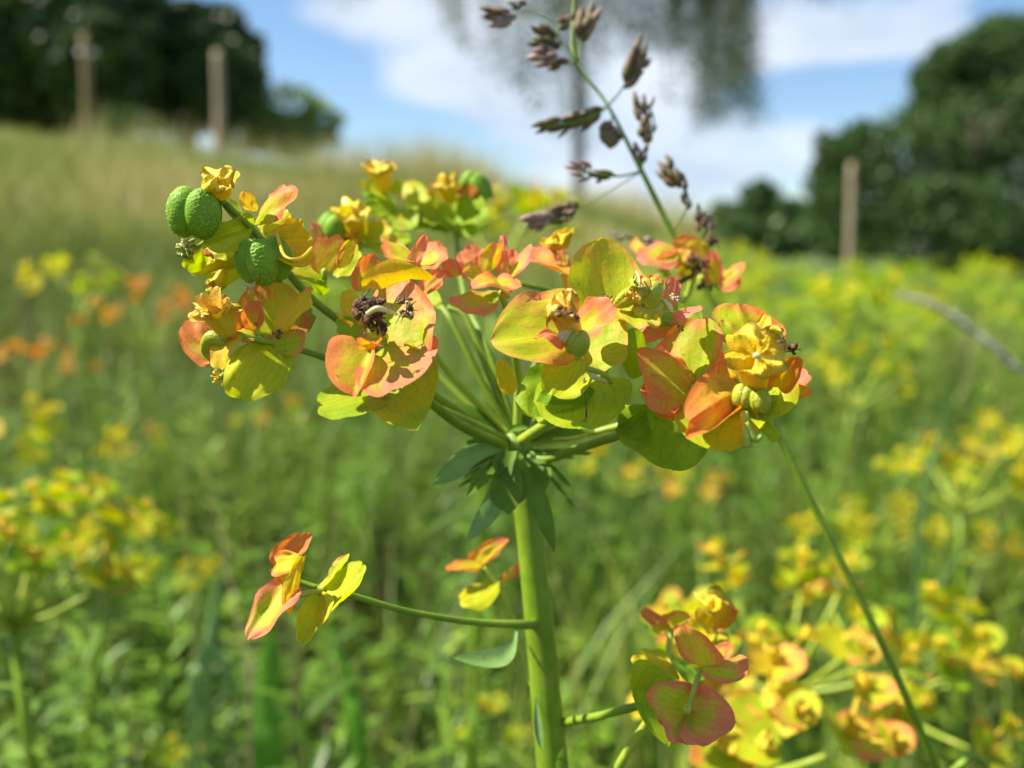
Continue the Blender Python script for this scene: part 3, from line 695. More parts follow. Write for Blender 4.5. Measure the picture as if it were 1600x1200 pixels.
def spurge(hub, n, rad, seed, label, red=.4, yel=.75, lod=1, group=None, size=1.0, elr=(.35, 1.35), leaves=46):
    """a whole plant: root on the ground, hub = where the umbel's rays start"""
    rd = random.Random(seed); gz = float(hgt(hub.x, hub.y)); lean = Vector((rd.uniform(-.02, .02), rd.uniform(-.02, .02), 0))
    base = Vector((hub.x - lean.x, hub.y - lean.y, gz)); H = hub.z - gz
    t = tag(empty('spurge_plant', base), label, 'spurge', group)
    v, f, u = tube([(Vector((0, 0, -.005)), .0019 * size), (Vector((lean.x * .25, lean.y * .25, H * .5)), .0016 * size), (Vector((lean.x, lean.y, H)), .0013 * size)], 4, 8)
    obj('stem', mesh('stem', v, f, M_STEM, u), t)
    fo = obj('foliage', stem_leaves(H, leaves, seed, lean).me('foliage', M_LEAF), t); fo['kind'] = 'stuff'
    hl = Vector((lean.x, lean.y, H)); rg = Geo()
    for i in range(n):
        a = i * 2.4 + rd.uniform(-.25, .25); q = (i + .5) / n; e = elr[1] - (elr[1] - elr[0]) * math.sqrt(q); e += rd.uniform(-.12, .12)
        d = Vector((math.cos(a) * math.cos(e), math.sin(a) * math.cos(e), math.sin(e))); r = rad * rd.uniform(.8, 1.12)
        p = hl + d * r; ax = (d + Vector((0, 0, .7))).normalized()
        v, f, u = tube([(hl, .0007 * size), (hl.lerp(p, .5) - Vector((0, 0, .04 * r)), .0006 * size), (p, .0005 * size)], 2, 6)
        if lod == 0: obj('umbel_ray', mesh('umbel_ray', v, f, M_STEMY, u), t)
        else: rg.add(v, f, u)
        M4 = Matrix.Translation(p) @ ax.to_track_quat('Z', 'Y').to_matrix().to_4x4() @ Matrix.Rotation(rd.random() * 6.28, 4, 'Z') @ Matrix.Scale(size * rd.uniform(.85, 1.2), 4)
        c = (max(0, red * .8 + rd.uniform(-.35, .3)), max(0, min(1, yel - .18 + rd.uniform(-.3, .25))), rd.random() * .6, 1)
        if lod == 0:
            bs, cm = SOLO[i % 4]; ho = obj('flower_head', cm, t); ho.matrix_local = M4; ho.color = c
            for b in bs:
                bo = obj('bract', b, ho); bo.color = (max(0, red + rd.uniform(-.4, .45)), max(0, min(1, yel - .12 + rd.uniform(-.3, .3))), rd.random() * .3, 1)
        else:
            hm, cm = HEADS[rd.randrange(6)]; ho = obj('flower_head', hm, t); ho.matrix_local = M4; ho.color = c
            if lod == 1: co = obj('flower_cup', cm, ho); co.color = c
    if lod: obj('umbel_rays', rg.me('umbel_rays', M_STEMY), t)
    return t
# near neighbours
spurge(at(22, 980, .215), 17, .025, 1, 'blurred leafy spurge with a yellow umbel cut by the left picture edge', .08, .5, 0, elr=(.35, 1.4), size=1.12)
spurge(at(168, 925, .32), 7, .020, 2, 'slim blurred spurge with small yellow heads just right of the left edge umbel', .1, .6, 0, size=1.0)
spurge(at(1225, 1085, .215), 11, .028, 3, 'blurred spurge with yellow orange heads low in the picture left of the grass stalk', .3, .62, 0, elr=(.1, 1.4), size=1.0)
spurge(at(1375, 1095, .225), 11, .025, 4, 'blurred spurge with its umbel spreading right of the crossing grass stalk', .25, .6, 0, elr=(.1, 1.3), size=1.0)
spurge(at(1160, 1215, .165), 8, .019, 5, 'yellow spurge head cropped by the bottom picture edge behind the pink bract pair', .4, .8, 0, elr=(.5, 1.4), size=1.1)
spurge(at(775, 420, .30), 9, .024, 6, 'blurred yellow green spurge just behind the back heads of the tall spurge', .1, .6, 0, elr=(.3, 1.3))
spurge(at(800, 1180, .36), 5, .016, 7, 'small yellow spurge low beside the tall spurge stem', .1, .9, 1, size=.9)
mid = [(1500, 800, .46, 12, .035, .45, 'mid distance spurge with orange tinted umbel near the right edge'),
       (1375, 860, .5, 7, .022, .5, 'small orange headed spurge above the crossing grass stalk'),
       (1330, 640, .55, 12, .034, .3, 'yellow spurge right of the brown crusted flower head'),
       (1375, 520, .62, 13, .04, .15, 'tallest yellow umbel in the meadow below the leaning post'),
       (1505, 880, .52, 6, .018, .4, 'small yellow orange spurge head near the right edge below a wider umbel'),
       (1590, 720, .6, 9, .03, .4, 'orange tinged spurge cut by the right picture edge'),
       (1130, 450, .8, 10, .035, .05, 'pale yellow spurge right behind the brown curled bracts'),
       (1100, 800, .6, 5, .02, .9, 'sparse pink headed spurge between the tall stem and grass stalk'),
       (975, 770, .5, 6, .02, .8, 'orange spurge right of the tall spurge hub'),
       (120, 495, .62, 9, .036, .0, 'yellow green spurge standing highest on the left side'),
       (235, 545, .75, 13, .05, 1.5, 'red orange spurge on the left half way up the picture'),
       (50, 620, .8, 9, .045, 1.4, 'small red tinted spurge below the yellow one at left'),
       (20, 740, .46, 7, .025, .3, 'yellow orange spurge at the left edge above the near umbel'),
       (430, 690, .8, 6, .028, .6, 'small orange spurge under the left hand cluster of the tall spurge'),
       (210, 730, .7, 5, .022, .7, 'tiny orange head in the grass left of centre'),
       (1310, 900, .42, 5, .018, .15, 'pure yellow spurge head left of the crossing grass stalk'),
       (240, 1240, .4, 4, .014, .5, 'single orange head at the bottom edge on the left'),
       (300, 930, .6, 3, .014, .3, 'single tiny yellow head in dark leaves on the left')]
for i, (px, py, d, n, r, red, lab) in enumerate(mid):
    spurge(at(px, py, d), n, r, 40 + i, lab, red, .7, 1, size=1.15)
rf = random.Random(99)
cnt = 0
while cnt < 120:
    r = 1.0 + 8 * rf.random() ** 1.5; px = rf.choice([rf.uniform(1020, 1700), rf.uniform(1050, 1500), rf.uniform(-50, 1100)]) ; x = (px - 800) / FPX * r; y = r
    if px < 1000 and (r > 1.9 or rf.random() < .5): continue
    left = px < 1000
    z = float(hgt(x, y)) + rf.uniform(.17, .26)
    side = 'left of' if px < 1320 else 'right of'; ds = 'nearer' if r < 2.2 else ('farther' if r < 4.5 else 'farthest')
    spurge(Vector((x, y, z)), rf.randint(9, 13), rf.uniform(.03, .045), 500 + cnt, 'small blurred spurge low in the grass left of or behind the tall spurge' if left else ds + ' blurred yellow spurge of the flowering patch, ' + side + ' the leaning post',
           rf.uniform(0, .25), rf.uniform(.3, .7), 2, 'blurred spurges in the grass at left' if left else ds + ' meadow spurges ' + side + ' the leaning post', size=1.45, leaves=14)
    cnt += 1

# ------------------------------------------------------------------ the tall spurge in the foreground
def Q(px, py, z): return at(px, py, FOCUS + z * .001)          # z: millimetres behind the focal plane
MM = .001
base = Q(925, 1500, 27); base.z = 0; base.x = at(960, 1400, .112).x
plant = tag(empty('spurge_plant', base), 'tall spurge in sharp focus with pink, orange and yellow bracts and two warty green capsules', 'spurge')
def part(name, geo3, mat, origin=None, parent=None, color=None):
    o_ = origin or base
    p = parent or plant
    pw = getattr(part, 'w').get(p.name, base) if p is not plant else base
    v, f, u = geo3
    o = obj(name, mesh(name, np.array(v) - np.array(o_), f, mat, u), p); o.location = o_ - pw
    part.w[o.name] = o_
    return o
part.w = {}
SP = lambda x, y, z, w: (Q(x, y, z), w / 2 * (FOCUS + z * .001) / FPX)      # w: width in photo pixels
part('stem', tube([(base - Vector((0, 0, .01)), .0021), (Q(925, 1800, 30), .0021), (Q(880, 1350, 24), .0020), SP(863, 1190, 22, 49), SP(843, 980, 21, 46), SP(826, 820, 20, 42), SP(812, 735, 20, 40), SP(806, 695, 20, 50), SP(806, 676, 20, 30)], 8, 20, .05), M_STEM)
rays = [  # points (px,py,dz,width)
 [(800, 700, 20, 20), (640, 590, 14, 17), (545, 512, 10, 16), (480, 460, 6, 15), (400, 365, 2, 13), (352, 318, 0, 12)],
 [(795, 700, 19, 20), (720, 665, 12, 19), (650, 612, 4, 17), (605, 600, 1, 15)],
 [(795, 690, 19, 18), (690, 640, 14, 15), (600, 600, 11, 13), (515, 562, 8, 12), (440, 538, 3, 12), (385, 523, 1, 12)],
 [(800, 685, 20, 15), (770, 655, 20, 14), (700, 580, 18, 13), (640, 500, 14, 12), (610, 450, 9, 11)],
 [(803, 680, 21, 15), (760, 610, 21, 13), (715, 520, 22, 12), (690, 480, 24, 11), (640, 430, 33, 11), (628, 330, 38, 10)],
 [(806, 680, 21, 14), (770, 600, 22, 12), (730, 500, 24, 11), (700, 480, 25, 10)],
 [(806, 680, 21, 14), (785, 610, 22, 12), (755, 530, 24, 11), (728, 470, 30, 11), (716, 400, 38, 10), (714, 360, 40, 9)],
 [(808, 676, 19, 16), (810, 600, 18, 16), (806, 560, 15, 14), (795, 500, 12, 12), (782, 455, 10, 11)],
 [(812, 690, 19, 20), (850, 665, 14, 20), (885, 640, 8, 18), (905, 600, 2, 16), (908, 565, 0, 14)],
 [(812, 708, 20, 18), (850, 718, 17, 17), (900, 702, 14, 16), (975, 678, 9, 16), (1050, 650, 6, 14), (1075, 615, 3, 13)],
 [(812, 690, 21, 18), (860, 660, 22, 16), (930, 600, 18, 14), (960, 540, 12, 13), (958, 475, 6, 13)],
 [(812, 690, 22, 16), (870, 640, 26, 14), (960, 560, 30, 13), (1060, 480, 31, 12), (1085, 430, 30, 12)],
 [(812, 695, 22, 14), (900, 682, 23, 12), (1010, 655, 18, 12), (1110, 640, 10, 12), (1165, 615, 4, 12)],
 [(808, 680, 23, 14), (860, 560, 27, 12), (884, 470, 28, 12), (878, 400, 28, 10)],
 [(806, 680, 23, 14), (840, 560, 26, 12), (880, 470, 27, 12), (800, 440, 24, 8)],
 [(800, 700, 23, 14), (560, 460, 30, 11), (530, 400, 30, 10)],
]
for r in rays: part('umbel_ray', tube([SP(q[0], q[1], q[2], q[3] * .84) for q in r], 6, 12, .06, len(part.w)), M_STEMY if len(r) == 5 else M_STEM)

def head(cx, cy, z, name='flower_head', geo=None, mat=None, r=5):
    o = Q(cx, cy, z)
    if geo is None:
        k = (FOCUS + z * .001) / FPX; geo = tube([(o - _U * r * 2 * k, r * .7 * k), (o, r * k), (o + _U * r * k, r * .4 * k)], 3, 10)
    h = part(name, geo, mat or M_STEMY, o); return h, o
BR = {}
def B(h, b, t, l, r, red, yel, pink=.5, **k):
    """bract by four points (px,py,dz): base, tip and the widest point of each side"""
    ho, o = h
    return bract(ho, o, Q(*b), Q(*t), Q(*l), Q(*r), red, yel, pink, **k)
def cup(h, base_, top, r, seed, mat=None, name='cup'):
    ho, o = h; a, b_ = Q(*base_), Q(*top); k = (FOCUS + base_[2] * .001) / FPX
    v, f, u = cup_geo(r * k, (b_ - a).length, b_ - a, seed)
    return obj(name, mesh(name, np.array([p + a - o for p in v]), f, mat or M_CUP, u), ho)
def ball(h, c, rpx, axis, rot, mat=None, gran=0, squash=1.1, name='ovary', groove=.16, wid=.78, **kw):
    ho, o = h; p = Q(*c); k = (FOCUS + c[2] * .001) / FPX
    q = obj(name, capsule_me(name, rpx * k, Vector(axis), rot, mat or M_OVARY, gran=gran, squash=squash * (1 if name == 'seed_capsule' else .85), wid=wid, **kw), ho); q.location = p - o; return q
def crust(h, c, rx, ry, n, seed, mat, rz=None, size=.35, name='withered_flower'):
    ho, o = h; k = (FOCUS + c[2] * .001) / FPX
    g = crust_geo(Q(*c) - o, (_R * rx * k, _U * ry * k, _F * (rz or rx * .6) * k), n, seed, size)
    return obj(name, g.me(name, mat), ho)
def wire(h, pts, mat, name='style', n=5):
    ho, o = h; v, f, u = tube([SP(*q) for q in pts], n, 8, .1); return obj(name, mesh(name, np.array(v) - np.array(o), f, mat, u), ho)
def fringe(h, c, r, n, seed, mat=None):
    ho, o = h; rd = random.Random(seed); g = Geo(); k = (FOCUS + c[2] * .001) / FPX; p = Q(*c)
    for i in range(n):
        d = Vector((rd.gauss(0, 1), rd.gauss(0, 1), rd.gauss(0, 1))).normalized() * r * k
        v, f, u = tube([(p, .10 * r * k), (p + d * .6, .09 * r * k), (p + d, .16 * r * k)], 2, 6); g.add(v, f, u)
    return obj('stamens', g.me('stamens', mat or M_CREAM, o), ho)

# A upper left head
A = head(392, 358, 2, r=7)
B(A, (398, 352, 2), (318, 378, -1), (356, 341, 0), (350, 395, -2), .05, .55, cup=.15)
B(A, (398, 352, 2), (444, 291, 1), (420, 312, 3), (459, 318, -1), .85, .75, .6, bow=.05, mucro=.12)
B(A, (400, 352, 4), (348, 304, 3), (372, 322, 5), (378, 336, 2), .0, .35)
B(A, (392, 330, 4), (384, 300, 4), (374, 312, 3), (402, 316, 5), .35, .95)
B(A, (402, 356, 3), (450, 330, 5), (425, 335, 6), (440, 365, 3), .1, .7)
B(A, (398, 362, 4), (330, 372, 5), (370, 350, 6), (362, 384, 3), .2, .45)
wire(A, [(390, 352, 2, 13), (368, 338, 1, 12), (346, 312, 0, 11)], M_STEMY, 'pedicel')
cup(A, (348, 309, 0), (341, 281, -2), 24, 3)
h_ = A
B(A, (352, 300, 0), (368, 268, 0), (338, 268, 1), (372, 282, -1), .2, 1, nt=9)
ball(A, (308, 333, -1), 44, (.08, -.05, 1), math.pi - .75, M_CAPS, .09, .88, 'seed_capsule', wid=.62)
wire(A, [(352, 310, 0, 9), (344, 300, 0, 9), (335, 300, 0, 8)], M_STEMY, 'pedicel')
A2 = head(300, 385, 1, r=6)
wire(A2, [(330, 372, 3, 8), (312, 384, 1, 8), (296, 392, 0, 9)], M_STEMY, 'pedicel')
fringe(A2, (290, 388, 0), 15, 26, 5)
cup(A2, (304, 374, 1), (288, 394, 0), 11, 8, M_STEMY)
B(A2, (312, 384, 2), (333, 398, 2), (320, 386, 3), (328, 404, 1), .9, .9)
B(A2, (316, 385, 4), (292, 420, 6), (290, 395, 5), (318, 420, 6), .1, .5)
# A3 blurred yellow mass beneath
A3 = head(362, 400, 7, r=7)
B(A3, (378, 392, 5), (298, 424, 8), (328, 392, 8), (350, 424, 7), .1, .75)
B(A3, (385, 392, 6), (335, 448, 8), (325, 420, 8), (368, 440, 7), .05, .7)
B(A3, (380, 385, 5), (320, 396, 6), (350, 376, 7), (350, 404, 5), .25, .7)
cup(A3, (350, 420, 7), (335, 446, 7), 12, 4)
fringe(A3, (332, 448, 7), 13, 14, 6, M_CUP)
# capsule two with its head
C2 = head(440, 378, 4, r=7)
ball(C2, (411, 408, 0), 47, (-.10, -.12, 1), math.pi - .20, M_CAPS, .09, .76, 'seed_capsule', wid=.50)
fringe(C2, (390, 448, -1), 12, 16, 7)
B(C2, (436, 376, 2), (489, 385, 2), (466, 343, 3), (452, 408, -2), .12, 1, bow=-.18, cup=-.5, wav=.03)
B(C2, (425, 366, 1), (472, 342, -1), (440, 352, 1), (455, 372, 0), .2, 1, nt=9)
wire(C2, [(432, 364, 0, 7), (445, 400, -3, 5), (470, 403, -3, 5), (489, 386, 0, 6)], M_CUP, 'bract_rim')
C3 = head(507, 425, 8, r=6)
B(C3, (503, 432, 8), (514, 372, 8), (484, 386, 8), (538, 390, 8), .9, .85, .35, wav=.03, pb=.35)
B(C3, (500, 432, 9), (455, 425, 8), (475, 400, 10), (478, 440, 8), .2, .55)
B(C3, (530, 420, 8), (548, 378, 8), (532, 390, 8), (556, 396, 8), .15, 1)
B(C3, (520, 430, 9), (560, 392, 12), (536, 384, 12), (556, 420, 9), .1, .6)
B(C3, (490, 440, 9), (505, 462, 12), (490, 450, 12), (513, 442, 9), .0, .3)

# B left cluster
L = head(425, 533, 2, r=7)
B(L, (430, 532, 2), (418, 437, 4), (364, 492, 1), (484, 478, 5), .62, .75, .15, cup=-.25, wav=.05, tm=.4, bow=-.05)
B(L, (438, 522, 1), (489, 452, 0), (450, 472, 2), (475, 488, -1), .3, 1, .2, nt=12, cup=.1)
B(L, (440, 526, 4), (488, 492, 5), (462, 476, 8), (480, 516, 4), 0, .12)
B(L, (396, 516, 0), (397, 471, -1), (377, 492, -1), (412, 490, -1), 1.4, .8, .5, cup=-.2, mucro=0)
B(L, (428, 536, 2), (374, 621, -5), (352, 568, -4), (445, 600, -2), .14, .62, .3, bow=.1, cup=.15)
B(L, (428, 540, 1), (476, 518, 1), (430, 520, 1), (452, 570, 1), .75, .55, .7, tm=.3)
B(L, (400, 526, 0), (340, 520, -1), (366, 508, 1), (366, 532, -2), .7, .85, .2)
B(L, (372, 518, -1), (344, 576, -2), (330, 545, -1), (368, 552, -3), .35, .95, .1, bow=.1)
wire(L, [(440, 537, 2, 12), (400, 530, 0, 12), (366, 522, -1, 12)], M_STEMY, 'pedicel')
B(L, (340, 556, 0), (286, 506, 1), (290, 556, 0), (326, 508, 1), 1.2, .7, .1, cup=-.3)
wire(L, [(356, 535, -1, 20), (330, 528, -1, 24), (322, 548, 0, 16), (334, 564, 0, 8)], M_OVARY, 'ovary')
fringe(L, (345, 590, -2), 15, 14, 9, M_CUP); fringe(L, (366, 590, -2), 11, 10, 10, M_STEMY)
wire(L, [(352, 560, -2, 8), (352, 582, -2, 9), (340, 592, -2, 6)], M_STEMY, 'style')
L2 = head(348, 512, -2, r=9)
cup(L2, (362, 530, -1), (336, 484, -3), 27, 12)
cup(L2, (350, 505, -2), (330, 476, -3), 20, 15, M_GLAND, 'gland')
for (tx, ty), (lx, ly), (rx, ry) in (((296, 499), (312, 480), (318, 504)), ((318, 459), (316, 476), (332, 470)), ((343, 450), (328, 466), (348, 470)), ((359, 470), (344, 470), (358, 484)), ((306, 470), (318, 466), (324, 484))):
    B(L2, (342, 498, -3), (tx, ty, -4), (lx, ly, -3), (rx, ry, -4), .35, 1, .5, name='gland', mat=M_GLAND, nt=8, ns=3)
ball(L2, (317, 495, -5), 3, (0, 0, 1), 0, M_CREAM, squash=1, nu=16, nv=10)
crust(L, (432, 522, 0), 9, 8, 8, 3, M_TAN)

# C central left cluster
C = head(600, 528, -1, r=6)
B(C, (612, 540, -1), (626, 432, 3), (556, 490, 2), (682, 505, -3), .72, .6, .55, cup=-.12, tm=.38, bow=.04, mucro=.08, pb=.5)
B(C, (640, 536, -2), (668, 548, -3), (632, 540, -3), (676, 530, -2), .5, .7, .3, nt=8)
B(C, (562, 512, 1), (541, 455, 1), (533, 485, 1), (565, 472, 1), .15, 1)
B(C, (548, 512, -1), (531, 500, 0), (528, 488, 0), (545, 500, -1), .1, 1, nt=8)
B(C, (582, 528, 1), (528, 512, 0), (546, 494, 1), (548, 532, 0), 0, .3)
crust(C, (577, 487, -4), 25, 27, 40, 21, M_BROWN, 11, .30)
crust(C, (590, 508, -4), 16, 16, 9, 25, M_BROWN, 10, .36)
crust(C, (566, 484, -6), 12, 12, 8, 23, M_TAN, 4, .25)
crust(C, (634, 482, -3), 14, 20, 26, 22, M_TAN, 4, .24)
wire(C, [(574, 490, -7, 7), (588, 482, -8, 9), (604, 485, -7, 8), (620, 491, -5, 5)], M_CREAM)
wire(C, [(600, 527, -1, 16), (590, 520, -3, 22), (580, 512, -3, 20)], M_OVARY, 'ovary')
B(C, (640, 436, 2), (609, 404, 1), (563, 446, 0), (672, 426, 1), .15, 1, .3, wav=.04, pb=.5, mucro=0, bow=.15)
B(C, (568, 455, 2), (572, 400, 3), (550, 430, 1), (594, 412, 4), 1.1, .7, .1)
C5 = head(575, 545, -2, r=6)
B(C5, (583, 543, -2), (553, 619, -5), (508, 552, -3), (574, 590, -6), 1.0, .85, .1, cup=.15, tm=.32, lobe=.2, wav=.05)
B(C5, (597, 545, -1), (610, 610, -7), (558, 612, -7), (690, 552, -5), .95, .55, .8, tm=.55, wav=.04, pb=.5, cup=-.1)
for q in ((558, 530, 572, 538), (560, 545, 574, 540), (585, 538, 598, 532)):
    B(C5, (588, 540, -4), (q[0], q[1], -6), (q[2], q[3] - 6, -6), (q[2], q[3] + 5, -5), 1, .9, .8, nt=7, ns=3)
C6 = head(610, 600, 1, r=7)
B(C6, (612, 606, 0), (500, 634, -3), (542, 590, 2), (552, 656, -6), 0, .38, cup=.05, mucro=0, wav=.06)
B(C6, (612, 604, 0), (652, 672, -7), (580, 652, -6), (696, 568, -2), .0, .42, tm=.62, pb=.5, mucro=.02, wav=.03)
B(C6, (590, 612, -1), (600, 628, -3), (586, 622, -2), (602, 618, -2), 0, .4, nt=7)
# C7 head behind centre-left (orange trio)
C7 = head(648, 412, 8, r=6)
B(C7, (650, 408, 7), (600, 380, 8), (612, 372, 9), (610, 408, 6), .8, .8, .25, mucro=0)
B(C7, (642, 410, 7), (664, 366, 7), (640, 396, 7), (664, 400, 7), 1.6, .5, 1, nt=9, mucro=.15)
B(C7, (655, 412, 9), (700, 402, 8), (670, 380, 10), (674, 420, 6), 1.1, .8, .5)
B(C7, (655, 405, 11), (692, 386, 12), (668, 376, 12), (690, 400, 11), .8, .7, .4)

# D pink heads in the middle
Dh = head(762, 432, 12, r=6)
B(Dh, (714, 432, 12), (700, 404, 12), (690, 422, 12), (722, 416, 12), 1.3, .6, .6)
B(Dh, (660, 462, 9), (695, 424, 12), (664, 432, 11), (690, 444, 10), 1.2, .7, .9)
B(Dh, (762, 434, 12), (724, 392, 14), (718, 420, 12), (756, 388, 15), 1.2, .6, .55)
B(Dh, (764, 432, 11), (722, 432, 9), (744, 402, 11), (744, 440, 9), .8, .8, .9)
B(Dh, (762, 430, 10), (776, 382, 10), (751, 398, 10), (786, 392, 11), .65, .8, .8)
B(Dh, (790, 432, 11), (786, 372, 15), (780, 385, 15), (794, 385, 15), 1.4, .5, 1, nt=8)
B(Dh, (788, 436, 11), (792, 392, 12), (776, 410, 11), (812, 402, 12), 1.3, .65, .6)
B(Dh, (794, 440, 10), (832, 386, 10), (808, 398, 12), (820, 414, 9), 1.2, .7, .9, nt=10)
B(Dh, (790, 452, 9), (733, 450, 8), (765, 425, 10), (780, 446, 7), .9, .8, .4, bow=.2)
B(Dh, (778, 440, 9), (814, 444, 8), (790, 430, 10), (800, 454, 8), 1.1, .7, .4)
B(Dh, (778, 460, 10), (701, 468, 9), (742, 453, 11), (746, 490, 8), .7, .35, 1, pb=.5)
B(Dh, (782, 452, 10), (796, 460, 9), (784, 456, 10), (792, 466, 9), 1.2, .6, .6, nt=8)
wire(Dh, [(790, 475, 11, 9), (784, 455, 11, 8), (770, 440, 11, 7), (763, 430, 12, 6)], M_STEMY, 'pedicel')
B(Dh, (690, 470, 14), (662, 462, 16), (672, 450, 16), (676, 478, 14), .1, .4)
E = head(880, 420, 18, r=6)
cup(E, (876, 398, 17), (870, 372, 16), 18, 31)
B(E, (876, 394, 16), (893, 357, 15), (862, 368, 16), (894, 374, 15), .3, 1, .2, nt=9)
B(E, (874, 390, 16), (843, 380, 15), (860, 370, 17), (866, 390, 15), .3, 1, .2, nt=9)
B(E, (892, 432, 14), (822, 404, 16), (862, 388, 17), (856, 414, 14), 1.1, .7, .7)
B(E, (886, 415, 14), (880, 390, 15), (868, 402, 14), (886, 398, 15), .7, .8, 1)
wire(E, [(886, 470, 17, 12), (884, 430, 17, 12), (878, 400, 17, 10)], M_CUP, 'pedicel')

# F large veined bract and its flower
F_ = head(955, 472, 3, r=7)
B(F_, (955, 482, 3), (940, 372, 5), (886, 432, 1), (1004, 420, 4), .45, .68, .3, cup=-.25, tm=.42, wav=.05, bow=-.06)
B(F_, (958, 472, 1), (1030, 508, -3), (1002, 474, -1), (982, 505, -3), .5, .5, .6)
crust(F_, (948, 465, 0), 10, 7, 9, 33, M_TAN)
F2 = head(1010, 480, 0, r=6)
cup(F2, (962, 478, -1), (1000, 452, -2), 20, 35, M_OVARY)
ball(F2, (1013, 458, -2), 23, (.35, 0, 1), .3, M_OVARY, 0, 1.15)
ball(F2, (1012, 486, -1), 24, (.5, 0, .8), 1.3, M_OVARY, 0, 1.0)
crust(F2, (988, 460, -4), 14, 12, 10, 37, M_GLAND, 8, .34, 'gland')
B(F2, (1005, 452, -2), (1030, 432, 0), (1012, 432, 0), (1034, 452, -1), .7, .9, .3, nt=8)
B(F2, (1040, 480, 0), (1050, 432, 1), (1037, 452, 0), (1064, 456, 1), 1.6, .5, 1, mucro=0)
B(F2, (1012, 450, -3), (1004, 430, -2), (1000, 440, -3), (1014, 438, -3), 1.2, .7, .4, nt=7)
wire(F2, [(1000, 450, -4, 4), (999, 436, -4, 3), (994, 424, -3, 3)], M_CREAM)
fringe(F2, (1054, 466, -1), 9, 12, 41)
wire(F2, [(1034, 468, -1, 8), (1045, 478, -1, 10), (1048, 486, -1, 8)], M_CREAM, 'style')
B(F2, (1050, 488, 0), (1096, 478, -1), (1070, 483, 1), (1076, 498, -2), 1.6, .5, 1, nt=10)
B(F2, (1060, 500, 4), (1000, 520, 5), (1030, 500, 5), (1020, 535, 4), 1.5, .4, .6)
B(F2, (1000, 500, 3), (1095, 505, 6), (1050, 470, 7), (1050, 510, 4), 0, .15)

# G big head left of centre right
G = head(900, 552, 0, r=8)
B(G, (898, 520, 0), (768, 534, -2), (836, 448, 2), (842, 568, -4), .52, .68, .45, cup=.12, tm=.42, bow=.05, pb=.5)
B(G, (880, 540, -3), (838, 530, -5), (862, 518, -3), (866, 538, -6), 1.2, .6, .7, nt=9, bow=.2, cup=.4, mucro=.15)
B(G, (905, 520, -2), (957, 477, -4), (914, 468, -2), (948, 512, -5), 1.3, .7, .5, cup=-.2)
B(G, (912, 548, 0), (980, 545, -2), (962, 474, 1), (958, 580, -3), .55, .5, .3, tm=.5, pb=.5)
B(G, (905, 558, 0), (866, 618, -4), (846, 575, -3), (925, 600, -4), .25, .62, .3, cup=-.1, pb=.5)
B(G, (925, 590, 2), (905, 670, -4), (830, 628, -1), (985, 632, -2), .0, .38, tm=.45, pb=.45, wav=.04)
B(G, (905, 585, 4), (838, 655, 1), (812, 590, 3), (890, 640, 1), 0, .28)
B(G, (930, 610, -1), (838, 632, -1), (870, 605, 0), (868, 650, -2), 0, .05)
cup(G, (906, 548, -3), (876, 482, -6), 25, 43, M_GLAND)
crust(G, (884, 487, -8), 14, 9, 9, 44, M_TAN, 6, .36)
crust(G, (899, 492, -7), 5, 9, 5, 45, M_BROWN, 4, .4)
ball(G, (903, 536, -5), 20, (.2, -.2, 1), .6, M_OVARY, 0, 1.2)
ball(G, (884, 522, -5), 12, (.6, -.2, 1), .6, M_CREAM, 0, 1.4)
B(G, (880, 505, -5), (852, 490, -6), (862, 480, -6), (866, 502, -7), .5, 1, .4, name='gland', mat=M_GLAND, nt=8)
wire(G, [(918, 578, -4, 10), (930, 590, -4, 9), (948, 598, -3, 6)], M_CREAM, 'style')
wire(G, [(912, 590, -3, 4), (916, 640, -3, 3), (914, 668, -3, 3)], M_TAN, 'stray_hair')
wire(G, [(915, 575, -5, 10), (945, 585, -5, 8), (955, 598, -4, 8)], M_OVARY, 'style')

# I right cluster
I = head(1078, 602, 1, r=8)
B(I, (1080, 604, 1), (1094, 498, 2), (1022, 540, 3), (1134, 540, -1), .68, .5, .45, cup=-.12, tm=.42, pb=.5)
B(I, (1078, 600, 0), (996, 545, -1), (1062, 560, 2), (1018, 642, -5), .85, .85, .05, cup=.1, tm=.5, pb=.45)
B(I, (1075, 605, 0), (1045, 650, -5), (1005, 605, -4), (1072, 625, -2), .75, .7, .1)
B(I, (998, 590, 2), (984, 515, 1), (974, 560, 1), (1008, 540, 3), 0, .22)
B(I, (1162, 608, -1), (1078, 657, -8), (1108, 566, -2), (1128, 660, -9), 1.0, 1, .0, cup=-.4, bow=.05, tm=.4)
B(I, (1165, 604, 0), (1140, 706, -8), (1040, 650, -4), (1212, 640, -4), .12, .5, .05, tm=.5, pb=.45, wav=.03)
B(I, (1150, 620, -2), (1205, 692, -4), (1170, 640, -4), (1212, 640, -2), .1, .55, .1)
B(I, (1058, 640, 4), (1052, 734, 0), (962, 672, 1), (1108, 702, 3), 0, .25, tm=.45, pb=.45)
B(I, (1010, 645, 2), (962, 672, 1), (990, 648, 1), (1004, 702, 1), 0, .12, nt=10)
B(I, (1040, 660, 1), (1024, 645, 0), (1018, 650, 0), (1038, 640, 0), 0, .3, nt=8)
wire(I, [(1163, 645, -7, 14), (1165, 675, -8, 12), (1168, 699, -8, 15)], M_STEMY, 'style')
wire(I, [(1165, 660, -8, 10), (1178, 686, -8, 12), (1190, 682, -8, 9)], M_STEMY, 'style')
crust(I, (1062, 512, -1), 6, 5, 6, 52, M_TAN)
crust(I, (1080, 590, -2), 5, 6, 5, 51, M_GLAND)
